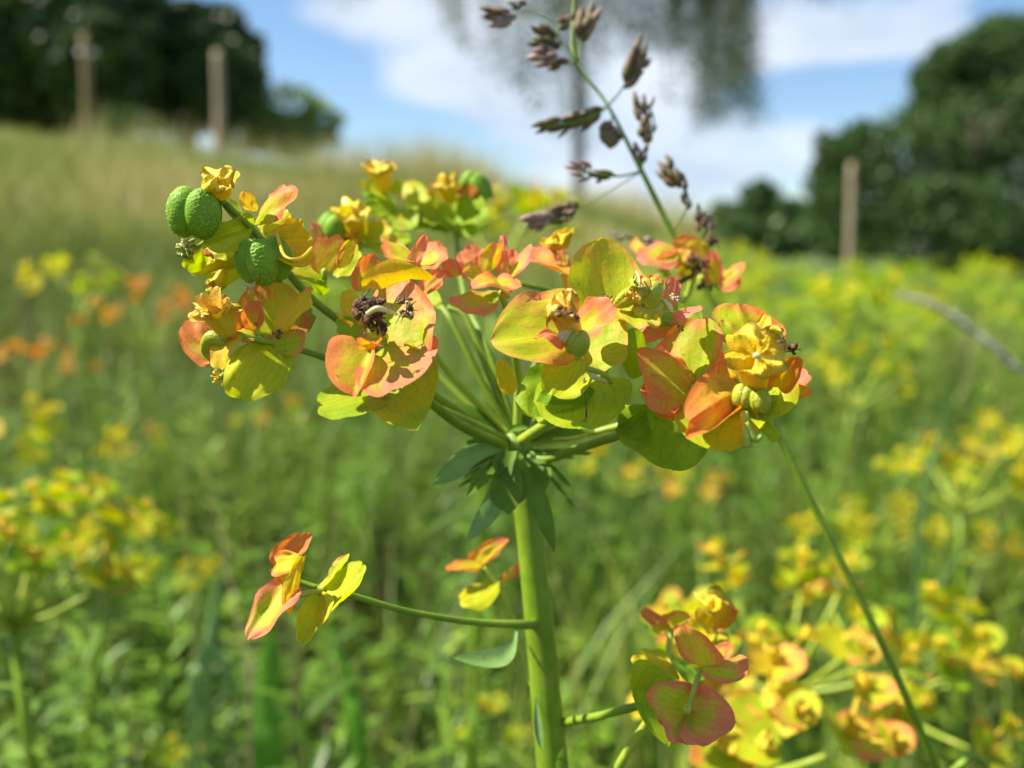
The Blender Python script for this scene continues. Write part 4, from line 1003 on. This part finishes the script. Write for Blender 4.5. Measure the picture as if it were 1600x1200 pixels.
# J right end head
J = head(1180, 585, -1, r=9)
B(J, (1172, 545, 2), (1154, 477, 4), (1116, 492, 3), (1190, 500, 4), .75, .75, .15, bow=.05, cup=-.15, mucro=.1)
B(J, (1195, 548, 3), (1218, 505, 5), (1160, 482, 6), (1225, 540, 3), 1.0, .7, .15)
B(J, (1180, 548, 1), (1196, 492, 2), (1178, 510, 2), (1205, 520, 1), .0, .95, nt=10)
B(J, (1150, 545, 1), (1124, 505, 2), (1128, 530, 1), (1146, 508, 2), .8, .6, .2)
cup(J, (1178, 612, -2), (1182, 548, -7), 38, 61)
for t, l, r in (((1134, 556), (1150, 543), (1154, 560)), ((1152, 524), (1150, 538), (1166, 530)), ((1198, 524), (1190, 532), (1204, 540)), ((1222, 566), (1208, 552), (1206, 572))):
    B(J, (1180, 556, -8), (t[0], t[1], -9), (l[0], l[1], -8), (r[0], r[1], -9), .05, .98, .1, name='gland', nt=9, ns=4, mat=M_CUP, wav=.2)
ball(J, (1182, 556, -11), 6, (0, 0, 1), 0, M_CREAM, squash=1, nu=16, nv=10)
crust(J, (1210, 525, -4), 14, 12, 12, 62, M_BROWN, 8, .34)
crust(J, (1233, 545, -4), 17, 10, 12, 64, M_BROWN, 8, .3)
crust(J, (1224, 530, -7), 11, 8, 7, 65, M_TAN, 4, .28)
B(J, (1215, 605, -3), (1247, 558, -6), (1202, 582, -4), (1246, 598, -5), 1.1, 1, .1, mucro=.1)
B(J, (1215, 600, -1), (1262, 585, -1), (1240, 575, 0), (1255, 600, -2), 1.3, .5, 1, nt=8)
B(J, (1225, 612, 0), (1268, 612, -1), (1246, 600, 0), (1248, 622, -1), .7, .4, .2, nt=8)
B(J, (1176, 600, 0), (1212, 654, -3), (1172, 640, -4), (1250, 600, -2), .3, .72, .1, pb=.45, tm=.4)
B(J, (1215, 600, 2), (1256, 596, 1), (1235, 580, 3), (1248, 612, 1), .9, .7, .1)
ball(J, (1163, 618, -4), 19, (.2, 0, 1), .5, M_OVARY, 0, 1.2)
ball(J, (1188, 626, -5), 17, (-.2, 0, 1), .9, M_OVARY, 0, 1.3)
wire(J, [(1150, 590, -4, 16), (1146, 575, -4, 18), (1142, 560, -4, 12)], M_CUP, 'bud')
# K back right withered head
K = head(1095, 435, 29, r=6)
B(K, (1118, 444, 28), (1114, 392, 27), (1098, 422, 27), (1130, 420, 27), .9, .8, 1)
B(K, (1122, 442, 28), (1164, 412, 26), (1136, 424, 29), (1150, 444, 26), 1.0, .9, .3, cup=.3)
B(K, (1124, 444, 27), (1158, 440, 26), (1140, 434, 27), (1140, 456, 26), 1.3, .7, .6, nt=9)
B(K, (1090, 435, 30), (1058, 398, 29), (1058, 425, 29), (1082, 390, 30), .8, .9, .6)
B(K, (1085, 400, 32), (1075, 366, 32), (1050, 384, 32), (1104, 386, 32), .8, .95, .05)
B(K, (1100, 405, 31), (1092, 376, 31), (1070, 388, 31), (1112, 392, 31), .1, 1)
crust(K, (1090, 410, 27), 22, 16, 20, 71, M_BROWN, 10, .22); crust(K, (1084, 404, 25), 13, 9, 10, 74, M_TAN, 5, .22)
crust(K, (1106, 448, 27), 20, 9, 10, 72, M_BROWN, 8, .25); crust(K, (1112, 376, 30), 12, 14, 10, 73, M_BROWN, 8, .3)
wire(K, [(1060, 442, 28, 8), (1085, 428, 28, 7), (1105, 408, 28, 6)], M_BROWN, 'withered_stalk')
K2 = head(1040, 420, 26, r=6)
B(K2, (1060, 400, 26), (996, 398, 26), (1025, 380, 28), (1028, 418, 24), 1.1, .7, .8)
B(K2, (1040, 415, 26), (1052, 392, 26), (1028, 398, 25), (1060, 400, 27), 1.4, .6, .9)
B(K2, (1020, 410, 27), (985, 385, 30), (1000, 376, 30), (1000, 402, 28), .8, .8, .2)
B(K2, (1030, 420, 27), (1080, 400, 26), (1056, 390, 27), (1050, 420, 26), .7, .9, .5)
wire(K2, [(1060, 470, 26, 10), (1050, 440, 26, 10), (1035, 418, 26, 8)], M_STEMY, 'pedicel')
# back heads, out of focus
_B = B
def B(h, b, t, l, r, red, yel, pink=.5, **k): return _B(h, b, t, l, r, red, yel * .72, pink, **k)
N1 = head(628, 330, 38, r=7); z = 38
cup(N1, (602, 300, z), (594, 262, z - 2), 21, 81)
B(N1, (605, 305, z), (575, 292, z), (584, 278, z), (592, 308, z - 2), 0, .7)
B(N1, (618, 304, z), (625, 280, z), (610, 290, z), (630, 296, z), 0, .75)
B(N1, (632, 318, z), (668, 305, z - 2), (640, 280, z + 1), (660, 318, z - 3), .35, .95)
B(N1, (620, 330, z), (568, 325, z - 3), (594, 305, z), (592, 342, z - 4), 0, .45)
B(N1, (625, 325, z), (640, 358, z - 4), (605, 350, z - 3), (655, 335, z - 3), .1, .7)
B(N1, (612, 345, z - 3), (618, 372, z - 4), (600, 360, z - 4), (632, 358, z - 4), .9, .7, .8)
B(N1, (622, 325, z + 2), (568, 298, z + 3), (580, 282, z + 3), (590, 320, z), 0, .3)
B(N1, (630, 330, z + 2), (675, 345, z), (655, 320, z + 2), (650, 362, z - 2), .1, .6)
ball(N1, (585, 300, z + 3), 14, (.3, 0, 1), 1, M_CAPS, 0, 1.1, 'seed_capsule')
B(N1, (580, 300, z - 2), (562, 288, z - 2), (566, 280, z - 2), (572, 300, z - 2), .5, .9)
N2 = head(560, 380, 30, r=7); z = 30
cup(N2, (556, 364, z), (550, 332, z - 2), 23, 82)
B(N2, (566, 378, z), (540, 322, z - 2), (534, 345, z - 2), (572, 340, z), .1, 1)
ball(N2, (524, 360, z + 1), 28, (.2, 0, 1), .6, M_CAPS, .03, .95, 'seed_capsule', .3)
B(N2, (566, 378, z), (538, 366, z - 1), (548, 352, z), (556, 376, z - 2), 1.2, .9, 0)
B(N2, (570, 378, z), (605, 352, z - 2), (580, 345, z), (604, 375, z - 3), .5, .95)
B(N2, (575, 382, z), (620, 378, z - 3), (600, 362, z), (600, 392, z - 4), .5, .8)
B(N2, (560, 380, z + 3), (640, 372, z + 2), (600, 358, z + 3), (605, 390, z), .1, .5)
B(N2, (505, 380, z - 4), (493, 348, z - 4), (486, 362, z - 4), (506, 362, z - 4), .9, .8, .8)
N3 = head(712, 352, 40, r=7); z = 40
cup(N3, (700, 312, z), (696, 284, z - 2), 16, 83)
B(N3, (690, 315, z), (672, 288, z), (668, 304, z), (690, 292, z), .8, .9, .8)
B(N3, (712, 345, z), (660, 338, z - 4), (680, 308, z), (690, 356, z - 5), .05, .55)
B(N3, (700, 350, z), (655, 345, z - 3), (664, 322, z - 2), (672, 352, z - 4), .35, .85, .8)
B(N3, (712, 345, z), (760, 325, z - 3), (726, 300, z), (748, 348, z - 4), 0, .4)
B(N3, (705, 350, z), (690, 362, z - 4), (670, 352, z - 3), (710, 362, z - 4), 0, .45)
B(N3, (700, 320, z), (720, 285, z), (700, 292, z), (726, 300, z), .6, .9, .4)
B(N3, (724, 308, z - 1), (742, 292, z - 2), (718, 292, z - 1), (744, 302, z - 2), 1.2, .7, 0)
ball(N3, (732, 284, z), 14, (.5, 0, 1), .3, M_CAPS, .03, 1.2, 'seed_capsule'); ball(N3, (752, 292, z - 1), 15, (-.6, 0, 1), .9, M_CAPS, .03, 1.5, 'seed_capsule')
B(N3, (712, 360, z), (745, 360, z - 2), (728, 345, z), (730, 372, z - 2), 0, .5)
B = _B
# a yellow bract glimpsed among the rays
B(G, (800, 618, 10), (784, 565, 10), (775, 590, 10), (802, 582, 10), .1, 1)

# leaves at the hub: (base, tip, left, right)
def leaf(b, t, w, mat=None, curve=(0, 0, 0), parent=None):
    b_, t_ = Q(*b), Q(*t); ax = t_ - b_; k = (FOCUS + b[2] * .001) / FPX
    vd = (b_ - CAM).normalized(); sd = ax.cross(vd).normalized(); tw = Matrix.Rotation(random.uniform(-.5, .5), 3, ax.normalized()); sd = tw @ sd
    c = _R * curve[0] * k - _U * curve[1] * k + _F * curve[2] * .001; m = b_.lerp(t_, .5) + c
    v, f, u = [], [], []
    n = 14
    for i in range(n + 1):
        s = i / n; p = b_ * (1 - s) ** 2 + m * 2 * s * (1 - s) + t_ * s * s if True else 0
        ww = w * k / 2 * max(.04, (math.sin(math.pi * min(1, s ** 1.35 * .97 + .02)) ** .75)) if s < 1 else w * k * .02
        if s < .1: ww = max(ww, w * k * .16)
        for j in range(-3, 4):
            a = j / 3; N = ax.cross(sd).normalized(); v.append(p + sd * ww * a + N * (abs(a) ** 1.5 * ww * .35)); u.append((a * .5 + .5, s))
    for i in range(n):
        for j in range(6): f.append((i * 7 + j, i * 7 + j + 1, (i + 1) * 7 + j + 1, (i + 1) * 7 + j))
    o = obj('leaf', mesh('leaf', np.array(v) - np.array(base), f, mat or M_LEAF, u), plant); return o
for b, t, w, m, c in [
    ((792, 700, 18), (676, 757, 10), 38, M_LEAFG, (0, -26, 0)), ((790, 706, 17), (716, 760, 12), 20, M_LEAF, (0, -8, 0)),
    ((790, 712, 17), (730, 776, 10), 24, M_LEAF, (5, -18, 0)), ((795, 715, 16), (729, 846, 9), 36, M_LEAFG, (22, -8, 0)),
    ((800, 705, 15), (794, 804, 12), 50, M_LEAF, (-10, 0, -2)), ((812, 706, 15), (806, 790, 13), 34, M_LEAF, (8, 0, -2)), ((822, 715, 16), (866, 862, 13), 32, M_LEAF, (-14, -30, -2)),
    ((830, 715, 17), (850, 770, 14), 30, M_LEAF, (12, -12, 0)), ((840, 718, 19), (900, 794, 17), 8, M_LEAF, (4, 12, 0)), ((850, 716, 19), (893, 762, 18), 8, M_LEAF, (4, 4, 0)),
    ((795, 690, 21), (702, 628, 17), 34, M_LEAF, (-6, -10, 0)), ((795, 695, 20), (728, 690, 15), 22, M_LEAFG, (0, -4, 0)), ((820, 690, 22), (955, 662, 22), 22, M_LEAF, (0, -6, 0)),
    ((822, 702, 21), (926, 708, 17), 16, M_LEAF, (0, 6, 0)), ((800, 680, 22), (775, 610, 23), 30, M_LEAF, (0, 0, 0)), ((812, 680, 22), (842, 612, 24), 30, M_LEAF, (0, 0, 0)),
    ((815, 685, 23), (880, 640, 24), 24, M_LEAF, (0, 0, 0)), ((828, 706, 14), (838, 716, 11), 12, M_LEAFG, (0, 0, 0)), ((790, 700, 17), (778, 742, 12), 22, M_LEAF, (-6, 0, 0)), ((792, 676, 16), (825, 668, 14), 12, M_LEAF, (0, -8, 0)),
    ((805, 985, 20), (708, 1028, 14), 36, M_LEAFG, (44, 36, -2)), ((838, 1090, 20), (846, 1172, 17), 14, M_LEAFG, (-6, 0, 0)), ((872, 1215, 20), (880, 1168, 17), 18, M_LEAF, (0, 0, 0))]:
    leaf(b, t, w, m, c)
for k in range(46):      # narrow leaves lower on the stem, below the picture
    s = k / 46; p = Q(880, 1350, 24).lerp(base, .1 + s * .75); a = k * 2.4; e = random.uniform(-.3, .5)
    d = Vector((math.cos(a) * math.cos(e), math.sin(a) * math.cos(e), math.sin(e)))
    if d.y < -.3: continue
    v, f, u = leafpatch(p - base, d, Vector((-math.sin(a), math.cos(a), 0)), .02, .003, .3, .5); obj('leaf', mesh('leaf', v, f, M_LEAF, u), plant)

# lower side shoots
part('side_shoot', tube([SP(838, 975, 20, 16), SP(818, 976, 17, 15), SP(740, 972, 14, 11), SP(640, 956, 10, 10), SP(555, 932, 7, 10), SP(515, 922, 6, 9)], 6, 12, .06), M_STEM)
S1 = head(505, 920, 6, r=6)
wire(S1, [(515, 923, 6, 10), (490, 926, 4, 11), (455, 932, 3, 11)], M_STEMY, 'pedicel'); wire(S1, [(512, 920, 6, 9), (490, 916, 6, 9), (462, 906, 6, 8)], M_STEM, 'pedicel')
B(S1, (436, 884, 5), (470, 834, 6), (430, 854, 5), (484, 850, 6), 1.8, .4, .1)
B(S1, (432, 880, 4), (470, 872, 2), (440, 860, 4), (440, 900, 2), .7, .9, .1)
B(S1, (452, 918, 4), (424, 890, 4), (430, 904, 4), (464, 874, 4), 1.2, .9, .05)
B(S1, (454, 962, 1), (475, 870, 2), (446, 905, 1), (470, 905, 2), .35, .95, .1, nt=10)
B(S1, (446, 918, 3), (388, 998, 0), (400, 930, 2), (452, 950, 0), .9, .7, .7, cup=-.15, mucro=.08)
B(S1, (503, 920, 5), (543, 866, 6), (510, 895, 6), (532, 890, 4), .4, .5, .3, nt=10)
B(S1, (500, 960, 3), (566, 882, 3), (520, 900, 5), (548, 930, 1), .1, .6, cup=-.1)
B(S1, (505, 930, 4), (474, 1004, 1), (466, 962, 2), (500, 975, 1), .05, .6, nt=10)
B(S1, (508, 925, 4), (476, 1000, 3), (480, 950, 5), (508, 968, 1), .0, .75, nt=10)
part('side_shoot', tube([SP(850, 1100, 24, 8), SP(835, 1080, 25, 9), SP(815, 1010, 27, 9), SP(800, 960, 28, 8), SP(778, 915, 28, 8), SP(757, 885, 28, 7)], 6, 10), M_STEMY)
S2 = head(780, 912, 28, r=5); z = 28
B(S2, (752, 882, z), (791, 842, z - 2), (744, 856, z), (782, 862, z - 2), .9, .95, .5)
B(S2, (754, 884, z), (697, 889, z - 2), (722, 874, z), (726, 892, z - 2), .9, .95, .2, nt=9)
B(S2, (780, 910, z), (719, 936, z - 3), (742, 908, z), (752, 946, z - 5), .1, .7)
B(S2, (780, 912, z), (811, 884, z - 1), (792, 892, z), (800, 902, z - 1), .9, .9, .4, nt=9)
fringe(S2, (765, 940, z), 9, 8, 18, M_STEMY)
part('side_shoot', tube([SP(872, 1130, 22, 14), SP(930, 1120, 16, 13), SP(992, 1104, 12, 13), SP(1040, 1090, 10, 12), SP(1072, 1070, 9, 12)], 6, 12, .05), M_STEM)
part('side_shoot', tube([SP(905, 1330, 24, 15), SP(960, 1210, 17, 15), SP(1010, 1130, 14, 13), SP(1040, 1080, 12, 12)], 6, 12, .05), M_STEMY)
S3 = head(1075, 1090, 8, r=7)
B(S3, (1072, 1108, 4), (1008, 1084, 2), (1064, 1062, 6), (1052, 1152, 0), .85, .75, .45, tm=.45, pb=.45, cup=.05)
B(S3, (1074, 1108, 4), (1066, 1160, -1), (1030, 1130, 1), (1088, 1140, 1), .9, .6, .7, nt=9)
B(S3, (1076, 1108, 4), (1149, 1128, 1), (1112, 1070, 5), (1096, 1166, -3), 1.05, .6, .6, tm=.45, pb=.5, cup=-.05)
B(S3, (1098, 1040, 6), (1066, 978, 8), (1052, 1000, 7), (1120, 1008, 6), .8, .85, .1, tm=.45, pb=.45)
B(S3, (1096, 1042, 6), (1168, 1034, 5), (1136, 1026, 8), (1136, 1068, 3), 1.0, .75, .35)
B(S3, (1110, 1035, 9), (1142, 1006, 10), (1115, 1010, 10), (1140, 1028, 9), 1.0, .95, .4)
B(S3, (1060, 1062, 9), (1045, 1166, 8), (984, 1060, 9), (1065, 1130, 8), .1, .35, .1, tm=.35)
B(S3, (1062, 1058, 10), (990, 1040, 10), (1015, 1020, 12), (1020, 1085, 9), .25, .8, .2)
B(S3, (1050, 1040, 12), (1000, 1025, 13), (1020, 1012, 14), (1030, 1050, 11), .1, .8)
B(S3, (1050, 1035, 11), (1100, 1060, 12), (1078, 1040, 13), (1075, 1062, 10), 0, .15)
wire(S3, [(1072, 1110, 2, 12), (1078, 1098, 3, 9), (1086, 1072, 5, 9), (1095, 1045, 7, 8)], M_OVARY, 'pedicel')
ball(S3, (1073, 1110, 1), 7, (0, 0, 1), 0, M_OVARY)
part('side_shoot', tube([SP(1060, 1090, 14, 10), SP(1045, 1030, 18, 9), SP(1048, 985, 20, 9)], 5, 10), M_STEMY)
S4 = head(1048, 985, 20, r=6); z = 20
B(S4, (1045, 982, z), (1006, 952, z), (1010, 970, z), (1028, 958, z), 1.3, .7, .3, nt=9)
B(S4, (1045, 982, z), (1078, 962, z - 2), (1045, 956, z), (1070, 978, z - 3), .8, .9, .4)
B(S4, (1040, 985, z), (1020, 985, z - 2), (1028, 970, z), (1032, 990, z - 2), .5, 1, .3)
S5 = head(1115, 985, 24, r=6); z = 24
part('side_shoot', tube([SP(1085, 1080, 14, 10), SP(1110, 1040, 20, 9), SP(1118, 990, 24, 9)], 5, 10), M_STEMY)
B(S5, (1118, 985, z), (1088, 970, z - 2), (1098, 950, z), (1100, 985, z - 3), .3, 1)
B(S5, (1118, 985, z), (1150, 952, z), (1120, 940, z), (1146, 972, z - 2), .9, .9, .1)
B(S5, (1118, 988, z), (1126, 1018, z - 4), (1098, 1004, z - 2), (1140, 1000, z - 2), .1, .7)
cup(S5, (1118, 970, z), (1116, 938, z - 1), 22, 91)

# ------------------------------------------------------------------ grass panicle (stands behind the tall spurge)
def QD(px, py, z): return at(px, py, FOCUS + z * .001)
pb = at(1640, 1600, .16); pb.z = 0
gp = tag(empty('grass_stalk', pb), 'thin grass stalk leaning across from lower right with purplish brown spikelets above the umbel', 'grass stalk')
ZP = 36
pts = [(pb, .0006)] + [(at(x, y, (FOCUS + z * .001)), w / 2 * (FOCUS + z * .001) / FPX) for x, y, z, w in [(1560, 1400, 46, 12), (1465, 1200, 38, 12), (1380, 1010, 34, 12), (1300, 850, 33, 11), (1210, 665, 33, 11), (1160, 560, 34, 10), (1110, 465, 34, 9), (1050, 360, 35, 9), (1003, 268, 36, 8), (950, 165, 37, 5), (900, 95, 38, 5), (895, 30, 40, 4), (905, -80, 42, 3)]]
v, f, u = tube(pts, 6, 10); obj('stem', mesh('stem', np.array(v) - np.array(pb), f, M_STEM, u), gp)
def branch(pl):
    v, f, u = tube([(QD(x, y, z), w / 2 * (FOCUS + z * .001) / FPX) for x, y, z, w in pl], 4, 6); obj('branch', mesh('branch', np.array(v) - np.array(pb), f, M_STEM, u), gp)
for pl in ([(1003, 268, 36, 4), (965, 275, 33, 4), (905, 268, 30, 3)], [(1003, 268, 36, 4), (1005, 240, 36, 3), (1022, 190, 36, 3), (1003, 150, 37, 3)], [(950, 165, 37, 4), (920, 185, 35, 4), (850, 198, 33, 3)],
           [(950, 165, 37, 4), (968, 145, 37, 3), (980, 125, 37, 3)], [(950, 165, 37, 3), (957, 180, 36, 3), (953, 195, 36, 3)], [(900, 95, 38, 4), (880, 100, 36, 4), (850, 88, 34, 3)], [(905, 95, 38, 4), (905, 66, 38, 4), (918, 30, 38, 3)],
           [(900, 95, 38, 3), (872, 55, 36, 3), (868, 40, 36, 3), (830, 20, 36, 3), (790, 25, 35, 3)], [(870, 45, 36, 3), (885, 30, 36, 3)], [(1050, 360, 35, 4), (1065, 340, 34, 3), (1075, 310, 33, 3), (1050, 265, 33, 3)], [(1090, 430, 34, 3), (1097, 370, 33, 3), (1095, 330, 33, 3)],
           [(1003, 268, 36, 2), (950, 300, 34, 2), (905, 325, 32, 2), (850, 342, 31, 2)], [(1050, 360, 35, 3), (1020, 375, 35, 3), (965, 368, 36, 3)]): branch(pl)
def spikelet(b, t, w, n=4, mat=None, seed=0, fan=.35):
    w *= 1.25; rd = random.Random(seed); a, e = QD(*b), QD(*t); ax = e - a; ln = ax.length; d = ax.normalized(); vd = (a - CAM).normalized(); sd = d.cross(vd).normalized(); dp = d.cross(sd); k = (FOCUS + b[2] * .001) / FPX
    g = Geo(); W_ = w * k
    for i in range(n):
        s = i / max(1, n - 1); sg = 1 if i % 2 else -1
        o = a + ax * (s * .45); dr = (d + sd * sg * fan * rd.uniform(.6, 1.2) * (1 - .5 * s) + dp * rd.uniform(-.25, .25)).normalized(); L = ln * rd.uniform(.48, .60); r = W_ * .30 * rd.uniform(.8, 1.15)
        ring, seg = 8, 8; v, f = [], []; x, y = frame(dr)
        for q in range(ring + 1):
            t_ = q / ring; rr = r * (math.sin(math.pi * min(.985, t_ ** .8 * .96 + .04)) ** .8)
            for j in range(seg):
                th = 2 * math.pi * j / seg; kk = 1 + .25 * max(0, math.cos(th - 1)) ** 4
                v.append(o + dr * (L * t_) + x * math.cos(th) * rr * kk + y * math.sin(th) * rr * .7 * kk + sd * sg * rr * .3)
        for q in range(ring):
            for j in range(seg): f.append((q * seg + j, q * seg + (j + 1) % seg, (q + 1) * seg + (j + 1) % seg, (q + 1) * seg + j))
        g.add(v, f)
    o = obj('spikelet', g.me('spikelet', mat or M_SPIKE, pb), gp)
S = spikelet; P_ = M_SPIKEP
for i, (b, t, w, n, m) in enumerate([
    ((800, 28, 35), (745, 16, 34), 22, 5, None), ((808, 30, 35), (758, 38, 34), 18, 4, P_), ((822, 8, 35), (790, 8, 35), 14, 3, None),
    ((868, 62, 35), (832, 38, 33), 24, 4, None), ((865, 72, 34), (822, 62, 33), 22, 4, None), ((868, 84, 34), (820, 86, 33), 22, 4, P_), ((872, 90, 34), (828, 102, 33), 20, 4, P_), ((888, 98, 35), (846, 104, 34), 18, 3, None), ((872, 78, 35), (850, 60, 34), 24, 3, None),
    ((905, 66, 38), (922, 0, 38), 32, 5, None), ((908, 60, 38), (938, 8, 37), 20, 3, P_), ((872, 45, 36), (890, 18, 36), 18, 3, None), ((876, 48, 36), (898, 14, 36), 14, 3, None),
    ((975, 138, 37), (1009, 56, 37), 30, 6, None), ((990, 120, 37), (1016, 88, 37), 16, 3, P_),
    ((945, 172, 37), (898, 192, 35), 22, 4, None), ((910, 184, 35), (862, 196, 34), 22, 4, None), ((880, 188, 34), (828, 203, 33), 18, 5, None), ((900, 192, 35), (855, 214, 34), 12, 3, None), ((935, 180, 36), (895, 206, 35), 14, 3, None),
    ((957, 190, 36), (946, 236, 35), 30, 4, None), ((960, 195, 36), (968, 222, 36), 14, 2, None),
    ((1003, 200, 36), (996, 136, 36), 18, 4, None), ((1008, 190, 36), (1018, 148, 36), 14, 3, None), ((1004, 222, 36), (1010, 180, 36), 22, 4, None), ((1008, 225, 36), (1024, 192, 36), 13, 3, None),
    ((1000, 255, 36), (986, 218, 36), 16, 3, None), ((1001, 256, 36), (1008, 222, 36), 14, 3, None),
    ((925, 264, 32), (881, 256, 31), 14, 4, P_), ((935, 276, 32), (888, 277, 31), 12, 3, P_), ((962, 277, 33), (918, 270, 32), 14, 4, None), ((950, 275, 33), (930, 282, 32), 12, 2, P_),
    ((1062, 295, 33), (1022, 256, 33), 22, 5, None), ((1060, 285, 33), (1036, 242, 33), 18, 3, None), ((1068, 300, 33), (1062, 266, 33), 14, 3, None), ((1074, 328, 33), (1066, 292, 33), 14, 3, None),
    ((1096, 372, 33), (1095, 316, 33), 18, 4, None),
    ((905, 322, 32), (868, 332, 31), 26, 4, None), ((890, 332, 32), (840, 346, 31), 30, 5, None), ((868, 340, 31), (808, 350, 30), 24, 5, P_), ((860, 345, 31), (828, 364, 31), 14, 3, P_), ((900, 330, 31), (875, 352, 31), 14, 3, None), ((905, 320, 32), (862, 330, 31), 18, 3, None),
    ((985, 375, 38), (948, 364, 38), 13, 3, P_), ((1030, 385, 38), (1002, 374, 38), 20, 3, P_), ((1112, 335, 38), (1108, 362, 38), 20, 2, P_)]):
    S(b, t, w, n, m, 700 + i)

# other single grasses
def stalk(label, pts, mat, cat='grass stalk', spike=None, name='grass_stalk'):
    P0 = at(*pts[0][:3]); b = Vector((P0.x, P0.y, float(hgt(P0.x, P0.y)))); e = tag(empty(name, b), label, cat)
    tp = [(Vector((0, 0, 0)), pts[0][3] / 2 * pts[0][2] / FPX)] + [(at(x, y, d) - b, w / 2 * d / FPX) for x, y, d, w in pts]
    v, f, u = tube(tp, 5, 7); obj('stem', mesh('stem', v, f, mat, u), e)
    if spike:
        g = Geo(); rd = random.Random(3); sp = spline(tp[-spike:], 14)
        for i, (p, r) in enumerate(sp):
            for q in range(4):
                d = Vector((rd.gauss(0, 1), rd.gauss(0, 1), rd.gauss(0, 1))).normalized(); v, f, u = tube([(p, r * 1.2), (p + d * r * 2.4, r * 1.1), (p + d * r * 3.6, r * .3)], 1, 5); g.add(v, f, u)
        obj('seed_head', g.me('seed_head', mat), e)
stalk('pale dead grass head arching down at the right edge', [(1640, 900, .36, 4), (1630, 640, .36, 6), (1590, 575, .36, 5), (1520, 515, .36, 5), (1455, 475, .36, 4.5), (1400, 460, .36, 3)], M_DEAD, spike=4)
def bladeobj(label, pts, mat):
    P0 = at(*pts[0][:3]); b = Vector((P0.x, P0.y, float(hgt(P0.x, P0.y)))); e = empty('grass_plant', b); tag(e, label, 'grass')
    sp = spline([(Vector((0, 0, 0)), pts[0][3] / 2 * pts[0][2] / FPX)] + [(at(x, y, d) - b, w / 2 * d / FPX) for x, y, d, w in pts], 6); v, f = [], []
    for i, (p, r) in enumerate(sp):
        for s in (-1, 0, 1): v.append(p + _R * s * r + _F * abs(s) * r * .5)
    for i in range(len(sp) - 1):
        for j in range(2): f.append((i * 3 + j, i * 3 + j + 1, (i + 1) * 3 + j + 1, (i + 1) * 3 + j))
    obj('blade', mesh('blade', v, f, mat), e)
M_BRIGHT = mat_simple_leaf('bright_blade', [(.3, (.10, .30, .02)), (.7, (.17, .40, .03))], 100, .45, .4)
bladeobj('broad bright green grass blade standing upright at lower left', [(410, 1230, .33, 60), (412, 1120, .33, 52), (418, 1040, .33, 34), (424, 985, .33, 6)], M_BRIGHT)
bladeobj('pale arching grass blade above the bright green blade at lower left', [(300, 1120, .34, 16), (312, 1040, .34, 22), (330, 1010, .34, 22), (352, 1060, .34, 14), (356, 1090, .34, 4)], M_LEAFG)
bladeobj('slim pale blade rising left of the lowest side shoot', [(322, 1080, .4, 18), (332, 960, .4, 16), (350, 870, .4, 4)], M_LEAFG)
bladeobj('slim pale blade leaning right below the dead grass head', [(1440, 820, .4, 10), (1465, 700, .4, 9), (1480, 625, .4, 3)], M_LEAFG)
bladeobj('second slim pale blade leaning right near the lower right umbel', [(1440, 1000, .35, 10), (1480, 900, .35, 8), (1510, 840, .35, 3)], M_LEAFG)
bladeobj('green blade crossing behind the left side shoot', [(560, 1200, .30, 26), (545, 1080, .30, 20), (520, 980, .30, 5)], M_BRIGHT)
